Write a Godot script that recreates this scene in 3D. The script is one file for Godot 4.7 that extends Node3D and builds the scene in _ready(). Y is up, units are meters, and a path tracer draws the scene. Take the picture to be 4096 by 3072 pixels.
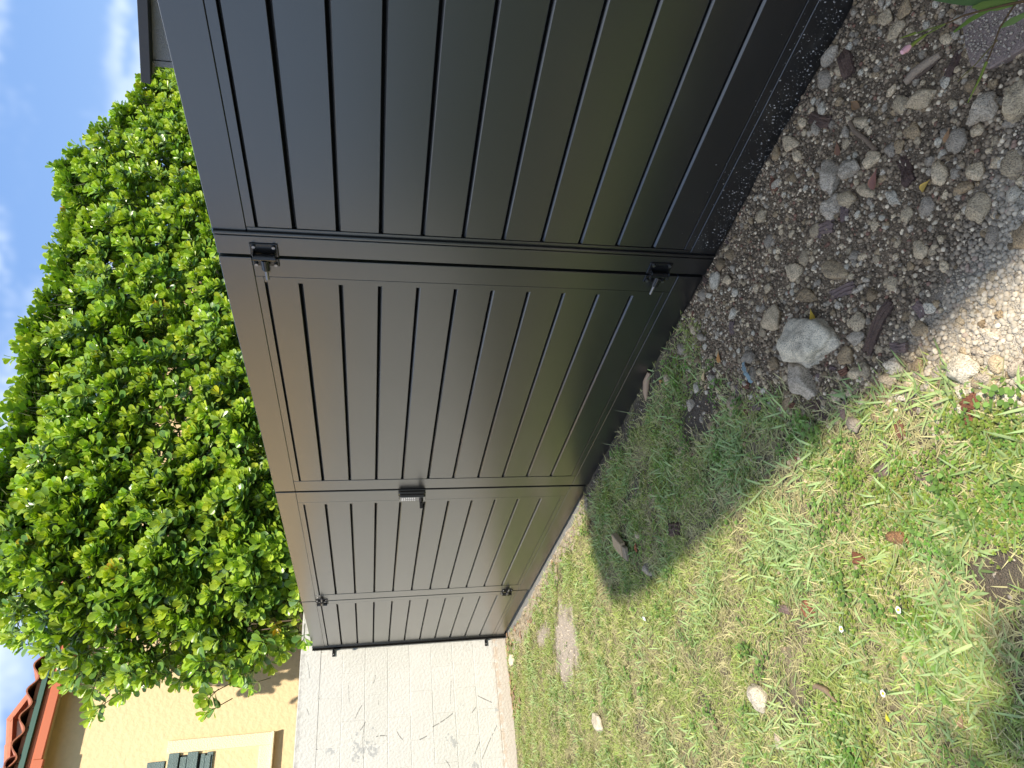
extends Node3D
# A side yard: a dark aluminium fence with a double gate, a painted block wall, a clipped broad-leaved hedge,
# a neighbour's house, and rough ground of gravel and lawn in front.

var rng := RandomNumberGenerator.new()
var noise := FastNoiseLite.new()
var noise2 := FastNoiseLite.new()
const SUN_DIR := Vector3(-0.95, -1.0, -0.20)      # the way the light travels
const EYE := Vector3(-0.0773, 1.2627, 1.7765)

# ------------------------------------------------------------------ mesh builder
class MB:
	var v := PackedVector3Array()
	var n := PackedVector3Array()
	var c := PackedColorArray()
	var uv := PackedVector2Array()
	var ix := PackedInt32Array()
	var col := Color(1, 1, 1)

	func add(p: Vector3, nn: Vector3, u := Vector2.ZERO) -> int:
		v.append(p); n.append(nn); c.append(col); uv.append(u)
		return v.size() - 1

	func tri(a: Vector3, b: Vector3, d: Vector3) -> void:     # counter-clockwise seen from outside
		var nn := (b - a).cross(d - a)
		if nn.length_squared() < 1e-18:
			return
		nn = nn.normalized()
		var i := add(a, nn, Vector2(a.z, a.y)); add(b, nn, Vector2(b.z, b.y)); add(d, nn, Vector2(d.z, d.y))
		ix.append_array(PackedInt32Array([i, i + 2, i + 1]))

	func quad(a: Vector3, b: Vector3, d: Vector3, e: Vector3) -> void:
		tri(a, b, d); tri(a, d, e)

	func itri(a: int, b: int, d: int) -> void:
		ix.append_array(PackedInt32Array([a, d, b]))

	func box(lo: Vector3, hi: Vector3, bev := 0.0) -> void:
		bbox(Transform3D(Basis.IDENTITY, (lo + hi) * 0.5), (hi - lo) * 0.5, bev)

	func bbox(t: Transform3D, h: Vector3, bev := 0.0) -> void:     # a box with chamfered edges
		var b := minf(bev, minf(h.x, minf(h.y, h.z)) * 0.9)
		var k := [Vector3.RIGHT, Vector3.UP, Vector3.BACK]
		var f := func(s: Vector3, face: int) -> Vector3:
			var p := Vector3(s.x * (h.x - b), s.y * (h.y - b), s.z * (h.z - b))
			p[face] = s[face] * h[face]
			return t * p
		for face in 3:
			var a1 := (face + 1) % 3
			var a2 := (face + 2) % 3
			for sg in [-1.0, 1.0]:
				var q := []
				for w in [[-1, -1], [1, -1], [1, 1], [-1, 1]]:
					var s := Vector3.ZERO
					s[face] = sg; s[a1] = w[0] * sg; s[a2] = w[1]
					q.append(f.call(s, face))
				quad(q[0], q[1], q[2], q[3])
			if b <= 0.0:
				continue
			for s1 in [-1.0, 1.0]:
				for s2 in [-1.0, 1.0]:
					var p := Vector3.ZERO
					p[a1] = s1; p[a2] = s2
					var lo := p; var hi := p
					lo[face] = -1.0; hi[face] = 1.0
					var a: Vector3 = f.call(lo, a1)
					var bb: Vector3 = f.call(hi, a1)
					var cc: Vector3 = f.call(hi, a2)
					var d: Vector3 = f.call(lo, a2)
					if s1 * s2 > 0: quad(a, d, cc, bb)
					else: quad(a, bb, cc, d)
		if b > 0.0:
			for sx in [-1.0, 1.0]:
				for sy in [-1.0, 1.0]:
					for sz in [-1.0, 1.0]:
						var s := Vector3(sx, sy, sz)
						if sx * sy * sz > 0: tri(f.call(s, 0), f.call(s, 1), f.call(s, 2))
						else: tri(f.call(s, 0), f.call(s, 2), f.call(s, 1))

	func tube(pts: Array, rad: Array, sides := 6, cap := true) -> void:
		var rows := []
		var up := Vector3(0.31, 0.52, 0.79)
		for i in pts.size():
			var d: Vector3 = (pts[mini(i + 1, pts.size() - 1)] - pts[maxi(i - 1, 0)]).normalized()
			var a := d.cross(up).normalized()
			var b := d.cross(a).normalized()
			var row := PackedInt32Array()
			for k in sides + 1:
				var w := TAU * k / sides
				var nn := a * cos(w) + b * sin(w)
				row.append(add(pts[i] + nn * rad[i], nn, Vector2(float(k) / sides, i)))
			rows.append(row)
		for i in pts.size() - 1:
			for k in sides:
				itri(rows[i][k], rows[i][k + 1], rows[i + 1][k + 1])
				itri(rows[i][k], rows[i + 1][k + 1], rows[i + 1][k])
		if cap:
			for e in [0, pts.size() - 1]:
				for k in range(1, sides - 1):
					if e == 0: tri(v[rows[e][0]], v[rows[e][k + 1]], v[rows[e][k]])
					else: tri(v[rows[e][0]], v[rows[e][k]], v[rows[e][k + 1]])

	func mesh(m: Material = null) -> ArrayMesh:
		var a := []
		a.resize(Mesh.ARRAY_MAX)
		a[Mesh.ARRAY_VERTEX] = v; a[Mesh.ARRAY_NORMAL] = n; a[Mesh.ARRAY_COLOR] = c; a[Mesh.ARRAY_TEX_UV] = uv; a[Mesh.ARRAY_INDEX] = ix
		var out := ArrayMesh.new()
		out.add_surface_from_arrays(Mesh.PRIMITIVE_TRIANGLES, a)
		if m: out.surface_set_material(0, m)
		return out

# ------------------------------------------------------------------ nodes
func tag(o: Node, label: String, category := "", group := "", kind := "") -> Node:
	if label: o.set_meta("label", label)
	if category: o.set_meta("category", category)
	if group: o.set_meta("group", group)
	if kind: o.set_meta("kind", kind)
	return o

var taken := {}
func numbered(called: String) -> String:
	var k: int = taken.get(called, 0)
	taken[called] = k + 1
	return called if k == 0 else "%s_%03d" % [called, k]

func obj(called: String, m: Mesh, mt: Material, parent: Node = self, at := Transform3D.IDENTITY) -> MeshInstance3D:
	var o := MeshInstance3D.new()
	if parent == self:
		o.name = numbered(called)
	else:
		var key := "n_" + called
		var k: int = parent.get_meta(key, 0)
		parent.set_meta(key, k + 1)
		o.name = called if k == 0 else "%s_%03d" % [called, k]
	o.mesh = m
	if mt: o.material_override = mt
	o.transform = at
	parent.add_child(o, true)
	return o

func thing(called: String, label: String, category: String, at := Vector3.ZERO, group := "") -> Node3D:
	var o := Node3D.new()
	o.name = numbered(called)
	o.position = at
	add_child(o, true)
	tag(o, label, category, group)
	return o

func struct(called: String, m: Mesh, mt: Material) -> MeshInstance3D:
	var o := obj(called, m, mt)
	o.set_meta("kind", "structure")
	return o

func scatter(called: String, m: Mesh, mt: Material, where: Array, cols: Array, label := "", parent: Node = self) -> MultiMeshInstance3D:
	var mm := MultiMesh.new()
	mm.transform_format = MultiMesh.TRANSFORM_3D
	mm.use_colors = true
	mm.mesh = m
	mm.instance_count = where.size()
	for i in where.size():
		mm.set_instance_transform(i, where[i])
		mm.set_instance_color(i, cols[i])
	var o := MultiMeshInstance3D.new()
	o.name = numbered(called) if parent == self else called
	o.multimesh = mm
	o.material_override = mt
	parent.add_child(o, true)
	o.set_meta("kind", "stuff")
	if label: o.set_meta("label", label)
	return o

# ------------------------------------------------------------------ materials
func noise_tex(freq: float, seed_: int, size := 512, normal := 0.0, ramp: Gradient = null, type := FastNoiseLite.TYPE_SIMPLEX_SMOOTH, oct := 4) -> NoiseTexture2D:
	var f := FastNoiseLite.new()
	f.seed = seed_; f.frequency = freq; f.noise_type = type; f.fractal_octaves = oct
	var t := NoiseTexture2D.new()
	t.width = size; t.height = size; t.seamless = true; t.noise = f
	if normal > 0.0:
		t.as_normal_map = true; t.bump_strength = normal
	if ramp: t.color_ramp = ramp
	return t

func ramp(stops: Array) -> Gradient:
	var g := Gradient.new()
	var o := PackedFloat32Array(); var k := PackedColorArray()
	for s in stops:
		o.append(s[0]); k.append(Color(s[1], s[1], s[1]).linear_to_srgb() if s[1] is float else s[1])
	g.offsets = o; g.colors = k
	return g

func lin(r: float, g: float, b: float) -> Color:
	return Color(r, g, b).linear_to_srgb()

func mat(color: Color, rough: float, vertex := false, normal: Texture2D = null, scale_ := 1.0, albedo: Texture2D = null, strength := 1.0) -> StandardMaterial3D:
	var m := StandardMaterial3D.new()
	m.albedo_color = color
	m.roughness = rough
	m.vertex_color_use_as_albedo = vertex
	if normal or albedo:
		m.uv1_triplanar = true; m.uv1_world_triplanar = true
		m.uv1_scale = Vector3.ONE * scale_
	if normal:
		m.normal_enabled = true; m.normal_texture = normal; m.normal_scale = strength
	if albedo: m.albedo_texture = albedo
	return m

var M := {}

func make_materials() -> void:
	var grain_n := noise_tex(0.06, 11, 512, 6.0)
	var fine_n := noise_tex(0.25, 5, 256, 4.0)
	var wear := noise_tex(0.012, 21, 512, 0.0, ramp([[0.0, 0.8], [0.5, 1.0], [1.0, 1.0]]))
	M.fence = mat(lin(0.0105, 0.0108, 0.0112), 0.30)
	M.fence.uv1_triplanar = true; M.fence.uv1_world_triplanar = true; M.fence.uv1_scale = Vector3.ONE * 1.1
	M.fence.metallic_specular = 0.68
	M.fence.clearcoat_enabled = true; M.fence.clearcoat = 1.0; M.fence.clearcoat_roughness = 0.27
	M.fence.roughness_texture = noise_tex(0.006, 31, 512, 0.0, ramp([[0.0, 0.88], [1.0, 1.0]]), FastNoiseLite.TYPE_SIMPLEX_SMOOTH, 2)
	M.fence.roughness_texture_channel = BaseMaterial3D.TEXTURE_CHANNEL_RED
	M.hardware = mat(lin(0.012, 0.012, 0.013), 0.22)
	M.bolt = mat(lin(0.25, 0.25, 0.26), 0.28)
	M.bolt.metallic = 0.9
	M.chrome = mat(lin(0.75, 0.75, 0.76), 0.2)
	M.chrome.metallic = 0.6
	M.matte_black = mat(lin(0.006, 0.006, 0.006), 0.9)  # matte black, stands in for shade in the grooves and the post gap
	M.matte_black.metallic_specular = 0.15
	M.stucco_y = mat(lin(0.80, 0.62, 0.37), 0.9, false, noise_tex(0.018, 8, 512, 10.0, null, FastNoiseLite.TYPE_SIMPLEX, 3), 1.3, noise_tex(0.02, 9, 512, 0.0, ramp([[0.0, 0.93], [1.0, 1.0]])), 0.22)
	M.stucco_t = mat(lin(0.84, 0.72, 0.49), 0.9, false, grain_n, 1.6, null, 0.6)
	M.stucco_g = mat(lin(0.30, 0.30, 0.305), 0.8, false, fine_n, 2.0, null, 0.6)
	M.trim_g = mat(lin(0.035, 0.037, 0.045), 0.5)
	M.orange = mat(lin(0.50, 0.135, 0.06), 0.6)
	M.green = mat(lin(0.045, 0.11, 0.085), 0.45)
	M.tile = mat(lin(0.47, 0.17, 0.095), 0.75, false, grain_n, 2.0, wear, 0.3)
	M.mortar = mat(lin(0.36, 0.13, 0.09), 0.9, false, grain_n, 3.0, null, 1.0)
	M.board = mat(lin(0.34, 0.31, 0.27), 0.85, false, grain_n, 2.0, null, 0.5)
	M.teal = mat(lin(0.13, 0.19, 0.19), 0.6, false, fine_n, 1.0, wear, 0.3)
	M.dark = mat(lin(0.02, 0.02, 0.02), 0.8)
	M.concrete = mat(lin(0.22, 0.215, 0.20), 0.95, false, grain_n, 3.0, wear, 1.2)
	M.ground = mat(Color.WHITE, 0.95, true, noise_tex(0.12, 3, 512, 9.0), 3.3, noise_tex(0.22, 4, 512, 0.0, ramp([[0.15, 0.55], [0.5, 1.0], [0.8, 1.0]])), 1.0)
	M.rock = mat(Color.WHITE, 0.9, true, noise_tex(0.1, 13, 512, 8.0), 5.0, noise_tex(0.07, 14, 512, 0.0, ramp([[0.28, 0.38], [0.46, 0.88], [0.7, 1.0]])), 1.3)
	M.grit = mat(Color.WHITE, 0.95, true)
	M.bark = mat(Color.WHITE, 0.8, true, noise_tex(0.09, 15, 256, 8.0), 9.0, null, 0.9)
	M.slate = mat(lin(0.27, 0.205, 0.175), 0.75, false, noise_tex(0.08, 16, 512, 5.0), 5.0, noise_tex(0.05, 17, 512, 0.0, ramp([[0.1, 0.6], [0.45, 0.9], [0.7, 1.0]])), 0.8)
	var lf := mat(Color.WHITE, 0.32, true)
	lf.metallic_specular = 0.6
	lf.backlight_enabled = true; lf.backlight = lin(0.40, 0.46, 0.06)
	M.leaf = lf
	var gr := mat(Color.WHITE, 0.55, true)
	gr.backlight_enabled = true; gr.backlight = lin(0.5, 0.55, 0.2)
	M.grass = gr
	M.straw = mat(Color.WHITE, 0.85, true)
	M.twig = mat(lin(0.16, 0.12, 0.085), 0.85, false, grain_n, 6.0, null, 0.6)
	M.petal = mat(lin(0.85, 0.85, 0.82), 0.7)
	M.stem = mat(lin(0.10, 0.18, 0.04), 0.7)
	M.pollen = mat(lin(0.75, 0.45, 0.03), 0.8)
	M.pink = mat(lin(0.72, 0.40, 0.42), 0.7)
	M.deadleaf = mat(Color.WHITE, 0.7, true, fine_n, 8.0, null, 0.5)

# ------------------------------------------------------------------ camera, sky, sun
func cloud_sky() -> ImageTexture:
	var w := 1024; var h := 512
	var im := Image.create_empty(w, h, false, Image.FORMAT_RGBF)
	var a := FastNoiseLite.new(); a.seed = 7; a.frequency = 0.9; a.fractal_octaves = 5; a.fractal_gain = 0.5; a.domain_warp_enabled = true; a.domain_warp_amplitude = 0.5; a.domain_warp_frequency = 0.8
	var b := FastNoiseLite.new(); b.seed = 19; b.frequency = 2.6; b.fractal_octaves = 4
	for y in h:
		var el := PI * (0.5 - (y + 0.5) / h)
		for x in w:
			if el < -0.02:
				im.set_pixel(x, y, Color(0.20, 0.20, 0.17))
				continue
			var az := TAU * (x + 0.5) / w
			var d := Vector3(sin(az) * cos(el), sin(el), -cos(az) * cos(el))
			var up := maxf(d.y, 0.0)
			var blue := Color(0.062, 0.120, 0.25).lerp(Color(0.15, 0.23, 0.34), pow(1.0 - up, 3.5))
			var q := Vector3(d.x, 0, d.z) / (up + 0.35)
			q = q.rotated(Vector3.UP, 5.4)
			var k := a.get_noise_3d(q.x * 0.9, q.z * 2.1, 0.3) * 0.75 + b.get_noise_3d(q.x, q.z * 1.6, 4.0) * 0.22
			var cover := smoothstep(-0.15, 0.34, k) * 0.96
			cover = clampf(cover + 0.28 * pow(1.0 - up, 5.0), 0.0, 0.95)
			var white := Color(0.34, 0.375, 0.42).lerp(Color(0.66, 0.67, 0.68), smoothstep(0.15, 0.6, k))  # bright clouds, mostly out of view, raise the light in shaded places
			im.set_pixel(x, y, blue.lerp(white, cover))
	return ImageTexture.create_from_image(im)

func _ready() -> void:
	rng.seed = 20240611
	noise.seed = 5; noise.frequency = 1.0
	noise2.seed = 77; noise2.frequency = 1.0; noise2.fractal_octaves = 1

	var cam := Camera3D.new()
	cam.name = "camera"
	# the phone was held on its side: the picture's left is up
	cam.transform = Transform3D(Basis(Vector3(0.168509, -0.979347, 0.111736), Vector3(0.587265, 0.008706, -0.809348), Vector3(0.791659, 0.202000, 0.576603)), EYE)
	cam.fov = 59.4166
	cam.near = 0.02; cam.far = 400.0
	add_child(cam)
	cam.current = true

	var env := Environment.new()
	env.background_mode = Environment.BG_SKY
	var sky := Sky.new()
	var pan := PanoramaSkyMaterial.new()
	pan.panorama = cloud_sky()
	pan.energy_multiplier = 1.02
	sky.sky_material = pan
	env.sky = sky
	env.tonemap_mode = Environment.TONE_MAPPER_LINEAR
	env.tonemap_exposure = 3.4
	env.sdfgi_enabled = true; env.ssao_enabled = true; env.ssil_enabled = true
	var we := WorldEnvironment.new()
	we.name = "world_environment"
	we.environment = env
	add_child(we)

	var sun := DirectionalLight3D.new()
	sun.name = "sun"
	sun.light_energy = 0.6
	sun.light_color = Color(1.0, 0.955, 0.88)
	sun.light_angular_distance = 0.9
	sun.shadow_enabled = true
	sun.basis = Basis.looking_at(SUN_DIR.normalized(), Vector3.UP)
	add_child(sun)

	make_materials()
	build_ground()
	build_wall()
	build_fence()
	build_grey_house()
	build_yellow_house()
	build_hedge()
	build_stones()
	build_litter()
	build_lawn()
	build_foreground_weed()
	build_added_tree()

# ------------------------------------------------------------------ ground
const EDGE := [[-0.3, -2.05], [0.0, -2.1], [0.3, -2.08], [0.45, -2.0], [0.67, -1.73], [0.89, -1.40], [1.04, -1.14], [1.13, -0.98], [1.3, -0.7], [2.4, 0.6]]

func edge_x(z: float) -> float:
	for i in EDGE.size() - 1:
		if z < EDGE[i + 1][0]:
			return lerpf(EDGE[i][1], EDGE[i + 1][1], clampf((z - EDGE[i][0]) / (EDGE[i + 1][0] - EDGE[i][0]), 0, 1))
	return EDGE[-1][1]

func gravelness(x: float, z: float) -> float:
	var d := x - edge_x(z) + noise.get_noise_2d(x * 3.0, z * 3.0) * 0.16
	return smoothstep(-0.13, 0.13, d)

const PATCHES := [[-4.62, 0.62, 0.34, 0.27, 1.0], [-5.2, 0.40, 0.25, 0.09, 0.8], [-4.9, 0.03, 1.6, 0.06, 1.0], [-2.12, 0.42, 0.17, 0.11, 1.0], [-1.22, 1.40, 0.14, 0.07, 0.62], [-2.78, 1.36, 0.12, 0.045, 0.5], [-2.55, 0.08, 0.5, 0.05, 0.8], [-3.4, 0.03, 0.6, 0.04, 0.8], [-2.95, 0.35, 0.25, 0.05, 0.7], [-5.9, 0.16, 0.6, 0.10, 0.7], [-2.16, 1.50, 0.12, 0.07, 0.4], [-1.95, 1.3, 0.14, 0.05, 0.4]]

func bare(x: float, z: float) -> float:       # dirt showing through the lawn
	var b := 0.0
	for p in PATCHES:
		var dx: float = (x - p[0]) / p[2]
		var dz: float = (z - p[1]) / p[3]
		b = maxf(b, p[4] * (1.0 - smoothstep(0.55, 1.25, sqrt(dx * dx + dz * dz) + noise.get_noise_2d(x * 9.0, z * 9.0) * 0.5)))
	return b

func height(x: float, z: float) -> float:
	var far_drop := -0.016 * smoothstep(-3.3, -4.4, x)
	return far_drop + noise.get_noise_2d(x * 1.7, z * 1.7) * 0.009 + noise2.get_noise_2d(x * 9.0, z * 9.0) * 0.003 * (1.0 + gravelness(x, z))

func build_ground() -> void:
	var xs := []; var zs := []
	for x in [-90.0, -50.0, -25.0, -15.0, -11.0, -8.5]: xs.append(x)
	var t := -7.0
	while t < -0.3: xs.append(t); t += 0.022
	for x in [-0.2, 0.0, 0.5, 1.5, 4.0, 10.0, 30.0, 90.0]: xs.append(x)
	for z in [-90.0, -50.0, -25.0, -14.0, -8.0, -4.0, -2.0, -1.0, -0.5]: zs.append(z)
	t = -0.25
	while t < 2.1: zs.append(t); t += 0.022
	for z in [2.3, 2.8, 4.0, 7.0, 14.0, 30.0, 90.0]: zs.append(z)
	var mb := MB.new()
	var w := xs.size()
	for z in zs:
		for x in xs:
			var g := gravelness(x, z)
			var soil := Color(0.085, 0.068, 0.052)
			var n1 := noise.get_noise_2d(x * 5.0 + 30.0, z * 5.0)
			var straw := Color(0.30, 0.25, 0.16)
			var lawn := soil.lerp(straw, clampf(0.55 + n1 * 1.2, 0.1, 1.0))
			var b := bare(x, z)
			var dirt := Color(0.105, 0.085, 0.066)
			if x < -4.0: dirt = Color(0.50, 0.43, 0.35)
			lawn = lawn.lerp(dirt, b)
			var grit := Color(0.120, 0.088, 0.058).lerp(Color(0.24, 0.178, 0.115), clampf(0.5 + n1 * 1.3, 0, 1))
			var pale := smoothstep(0.72, 1.05, z + (x + 1.0) * 0.35 + n1 * 0.15) * smoothstep(-1.5, -1.05, x)  # ground colour painted paler over the sunlit gravel corner
			grit = grit.lerp(Color(0.60, 0.545, 0.45), pale)
			var mulch := (1.0 - absf(g * 2.0 - 1.0)) * clampf(0.6 + n1, 0, 1)
			var k := lawn.lerp(grit, g).lerp(Color(0.06, 0.047, 0.042), mulch * 0.7)
			if z < 0.08 and x > -3.5: k = k.lerp(Color(0.035, 0.03, 0.027), 0.55 * smoothstep(0.09, 0.0, z + n1 * 0.04))  # contact darkening painted into the ground colour along the near fence foot
			if x < -8.0 or x > 1.0 or z < -1.0 or z > 2.3: k = Color(0.09, 0.11, 0.045)
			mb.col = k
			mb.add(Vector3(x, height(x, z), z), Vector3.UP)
	for j in zs.size() - 1:
		for i in w - 1:
			var a := j * w + i
			mb.itri(a, a + w, a + w + 1)
			mb.itri(a, a + w + 1, a + 1)
	for j in range(1, zs.size() - 1):        # slopes for the shading
		for i in range(1, w - 1):
			var a := j * w + i
			mb.n[a] = (mb.v[a + w] - mb.v[a - w]).cross(mb.v[a + 1] - mb.v[a - 1]).normalized()
	tag(struct("ground", mb.mesh(), M.ground), "rough ground of gravel, dark soil and thin lawn in front of the dark fence")

# ------------------------------------------------------------------ white block wall
const WALL_X := -6.747

func wall_texture() -> ImageTexture:
	var w := 768; var h := 768                 # z from -0.6 to 1.4, y from -0.05 to 1.95
	var im := Image.create_empty(w, h, false, Image.FORMAT_RGB8)
	var a := FastNoiseLite.new(); a.seed = 3; a.frequency = 1.0; a.fractal_octaves = 5
	for y in h:
		var wy := 1.95 - 2.0 * (y + 0.5) / h
		for x in w:
			var wz := -0.6 + 2.0 * (x + 0.5) / w
			var n1 := a.get_noise_2d(wz * 2.2, wy * 2.2)
			var n2 := a.get_noise_2d(wz * 14.0 + 50.0, wy * 14.0)
			var k := Color(0.59, 0.59, 0.565) * (1.0 + 0.06 * n1)
			var dirt := smoothstep(0.05, 0.5, n2 + n1 * 0.6) * (0.25 + 0.5 * smoothstep(0.7, 0.1, wy) * smoothstep(0.9, 0.1, wz))
			k = k.lerp(Color(0.46, 0.46, 0.43), dirt * 0.55)
			var cap := smoothstep(1.70, 1.74, wy)
			var brushed := a.get_noise_2d(wz * 5.0, wy * 90.0)
			k = k.lerp(Color(0.55, 0.555, 0.56), cap * clampf(0.12 + brushed * 0.9, 0.0, 0.5))
			var top := smoothstep(1.84, 1.90, wy + n2 * 0.05)
			k = k.lerp(Color(0.30, 0.29, 0.28), top * 0.55)
			var rust := smoothstep(0.06, 0.0, absf(wy - 0.085 - 0.02 * n1)) * smoothstep(-0.35, 0.2, n2 + 0.1)
			k = k.lerp(Color(0.50, 0.37, 0.26), rust * 0.6)
			k = k.lerp(Color(0.52, 0.46, 0.38), smoothstep(0.075, 0.03, wy + n2 * 0.02) * 0.7)
			im.set_pixel(x, y, k.linear_to_srgb())
	var px := func(z: float, y: float) -> Vector2:
		return Vector2((z + 0.6) / 2.0 * w, (1.95 - y) / 2.0 * h)
	var scr := [[.309, 1.457, .458, 1.449], [.474, 1.329, .594, 1.396], [.485, .294, .555, .163], [.616, .531, .710, .716], [.621, 1.303, .685, 1.348], [.751, .139, 1.008, .296], [.724, 1.029, .79, .983], [.242, 1.218, .306, 1.238], [.293, .526, .531, .547], [.803, .835, .778, .767], [.745, 1.209, .748, 1.116], [.473, 1.809, .531, 1.786], [.083, 1.826, .218, 1.798], [.582, .316, .624, .355], [.868, .305, .955, .354], [.453, 1.19, .492, 1.189], [.633, 1.309, .909, 1.318], [.985, .614, 1.046, .577]]
	for s in scr:
		var p: Vector2 = px.call(s[0], s[1]); var q: Vector2 = px.call(s[2], s[3])
		var bend := (q - p).orthogonal() * rng.randf_range(-0.06, 0.06)
		for i in 160:
			var f := i / 159.0
			if a.get_noise_2d(f * 7.0, p.x) < -0.25: continue
			var r := p.lerp(q, f) + bend * sin(f * PI)
			for dx in 3:
				im.set_pixel(clampi(int(r.x) + dx - 1, 0, w - 1), clampi(int(r.y), 0, h - 1), lin(0.21, 0.21, 0.20))
	var fl := [[.76, 1.392, 5], [.81, 1.365, 9], [.837, 1.326, 9], [.782, 1.274, 8], [.844, 1.247, 11], [.853, 1.215, 9], [.88, 1.37, 10], [.82, 1.584, 8], [.807, .57, 7], [.848, .531, 8], [1.044, .361, 9], [.623, .134, 6], [.707, 1.374, 4], [.683, 1.229, 5], [.553, .435, 3]]
	for s in fl:
		var p: Vector2 = px.call(s[0], s[1])
		for dy in range(-24, 25):
			for dx in range(-24, 25):
				var d: float = Vector2(dx, dy).length() / (s[2] * 1.25)
				if d * 0.75 + a.get_noise_2d((p.x + dx) * 0.055, (p.y + dy) * 0.055) * 1.7 < 0.62:
					im.set_pixel(clampi(int(p.x) + dx, 0, w - 1), clampi(int(p.y) + dy, 0, h - 1), lin(0.42, 0.43, 0.43))
	return ImageTexture.create_from_image(im)

func build_wall() -> void:
	var m := mat(Color.WHITE, 0.88)
	m.albedo_texture = wall_texture()
	m.uv1_scale = Vector3(0.5, -0.5, 1)
	m.uv1_offset = Vector3(0.3, 0.975, 0)
	m.normal_enabled = true; m.normal_texture = noise_tex(0.06, 33, 1024, 8.0); m.normal_scale = 0.2
	var wall := thing("block_wall", "white painted concrete block wall scratched and flaking, at the far end of the fence", "wall", Vector3(WALL_X, 0, 0))
	var core := MB.new()
	core.box(Vector3(-0.19, -0.2, -9.5), Vector3(-0.0028, 1.70, 6.0))
	obj("mortar_core", core.mesh(), m, wall)
	var mats := []
	for k in 3:
		var mk: StandardMaterial3D = m.duplicate()
		mk.albedo_color = [Color(1, 1, 1), Color(0.995, 0.995, 0.992), Color(0.988, 0.99, 0.986)][k]
		mats.append(mk)
	# courses of blocks, each one proud of the joints
	for r in 9:
		var y0 := -0.10 + r * 0.2015
		var z := -1.6 + (0.2 if r % 2 else 0.0)
		while z < 3.4:
			var b := MB.new()
			var j := rng.randf_range(-0.0012, 0.0012)
			b.box(Vector3(-0.1, y0 + 0.002, z + 0.0018), Vector3(j, y0 + 0.1995, z + 0.3985), 0.0022)
			obj("concrete_block", b.mesh(), mats[rng.randi() % 3], wall)
			z += 0.4
	# the cast beam along the top, slightly wavy
	var cap := MB.new()
	var z0 := -9.5
	var prev := []
	while z0 < 6.01:
		var wob := noise.get_noise_1d(z0 * 4.0) * 0.006
		var wf := 0.002 + noise.get_noise_1d(z0 * 6.0 + 40.0) * 0.003
		var row := [Vector3(wf, 1.7135, z0), Vector3(wf + 0.001, 1.885 + wob, z0), Vector3(-0.006, 1.893 + wob, z0), Vector3(-0.20, 1.893 + wob, z0), Vector3(-0.20, 1.7135, z0)]
		if prev:
			for i in 4:
				cap.quad(prev[i], row[i], row[i + 1], prev[i + 1])
		prev = row
		z0 += 0.12
	obj("bond_beam", cap.mesh(), mats[1], wall)

# ------------------------------------------------------------------ fence and gate
func bar(lo: Vector3, hi: Vector3, bev := 0.0015) -> Mesh:
	var b := MB.new()
	b.box(lo, hi, bev)
	return b.mesh()

func slat_mesh(len_: float, h: float) -> Mesh:
	# profile across the board: (z, y); the sloping top edge catches the sky, a tongue runs up behind the next board
	var p := [Vector2(-0.028, 0.0), Vector2(-0.0035, 0.0), Vector2(-0.002, 0.0015), Vector2(-0.002, h - 0.0065), Vector2(-0.0085, h), Vector2(-0.028, h)]
	var b := MB.new()
	for i in p.size():
		var a: Vector2 = p[i]; var c2: Vector2 = p[(i + 1) % p.size()]
		b.quad(Vector3(0, a.y, a.x), Vector3(len_, a.y, a.x), Vector3(len_, c2.y, c2.x), Vector3(0, c2.y, c2.x))
	for i in range(1, p.size() - 1):
		b.tri(Vector3(0, p[0].y, p[0].x), Vector3(0, p[i].y, p[i].x), Vector3(0, p[i + 1].y, p[i + 1].x))
		b.tri(Vector3(len_, p[0].y, p[0].x), Vector3(len_, p[i + 1].y, p[i + 1].x), Vector3(len_, p[i].y, p[i].x))
	return b.mesh()

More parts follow.
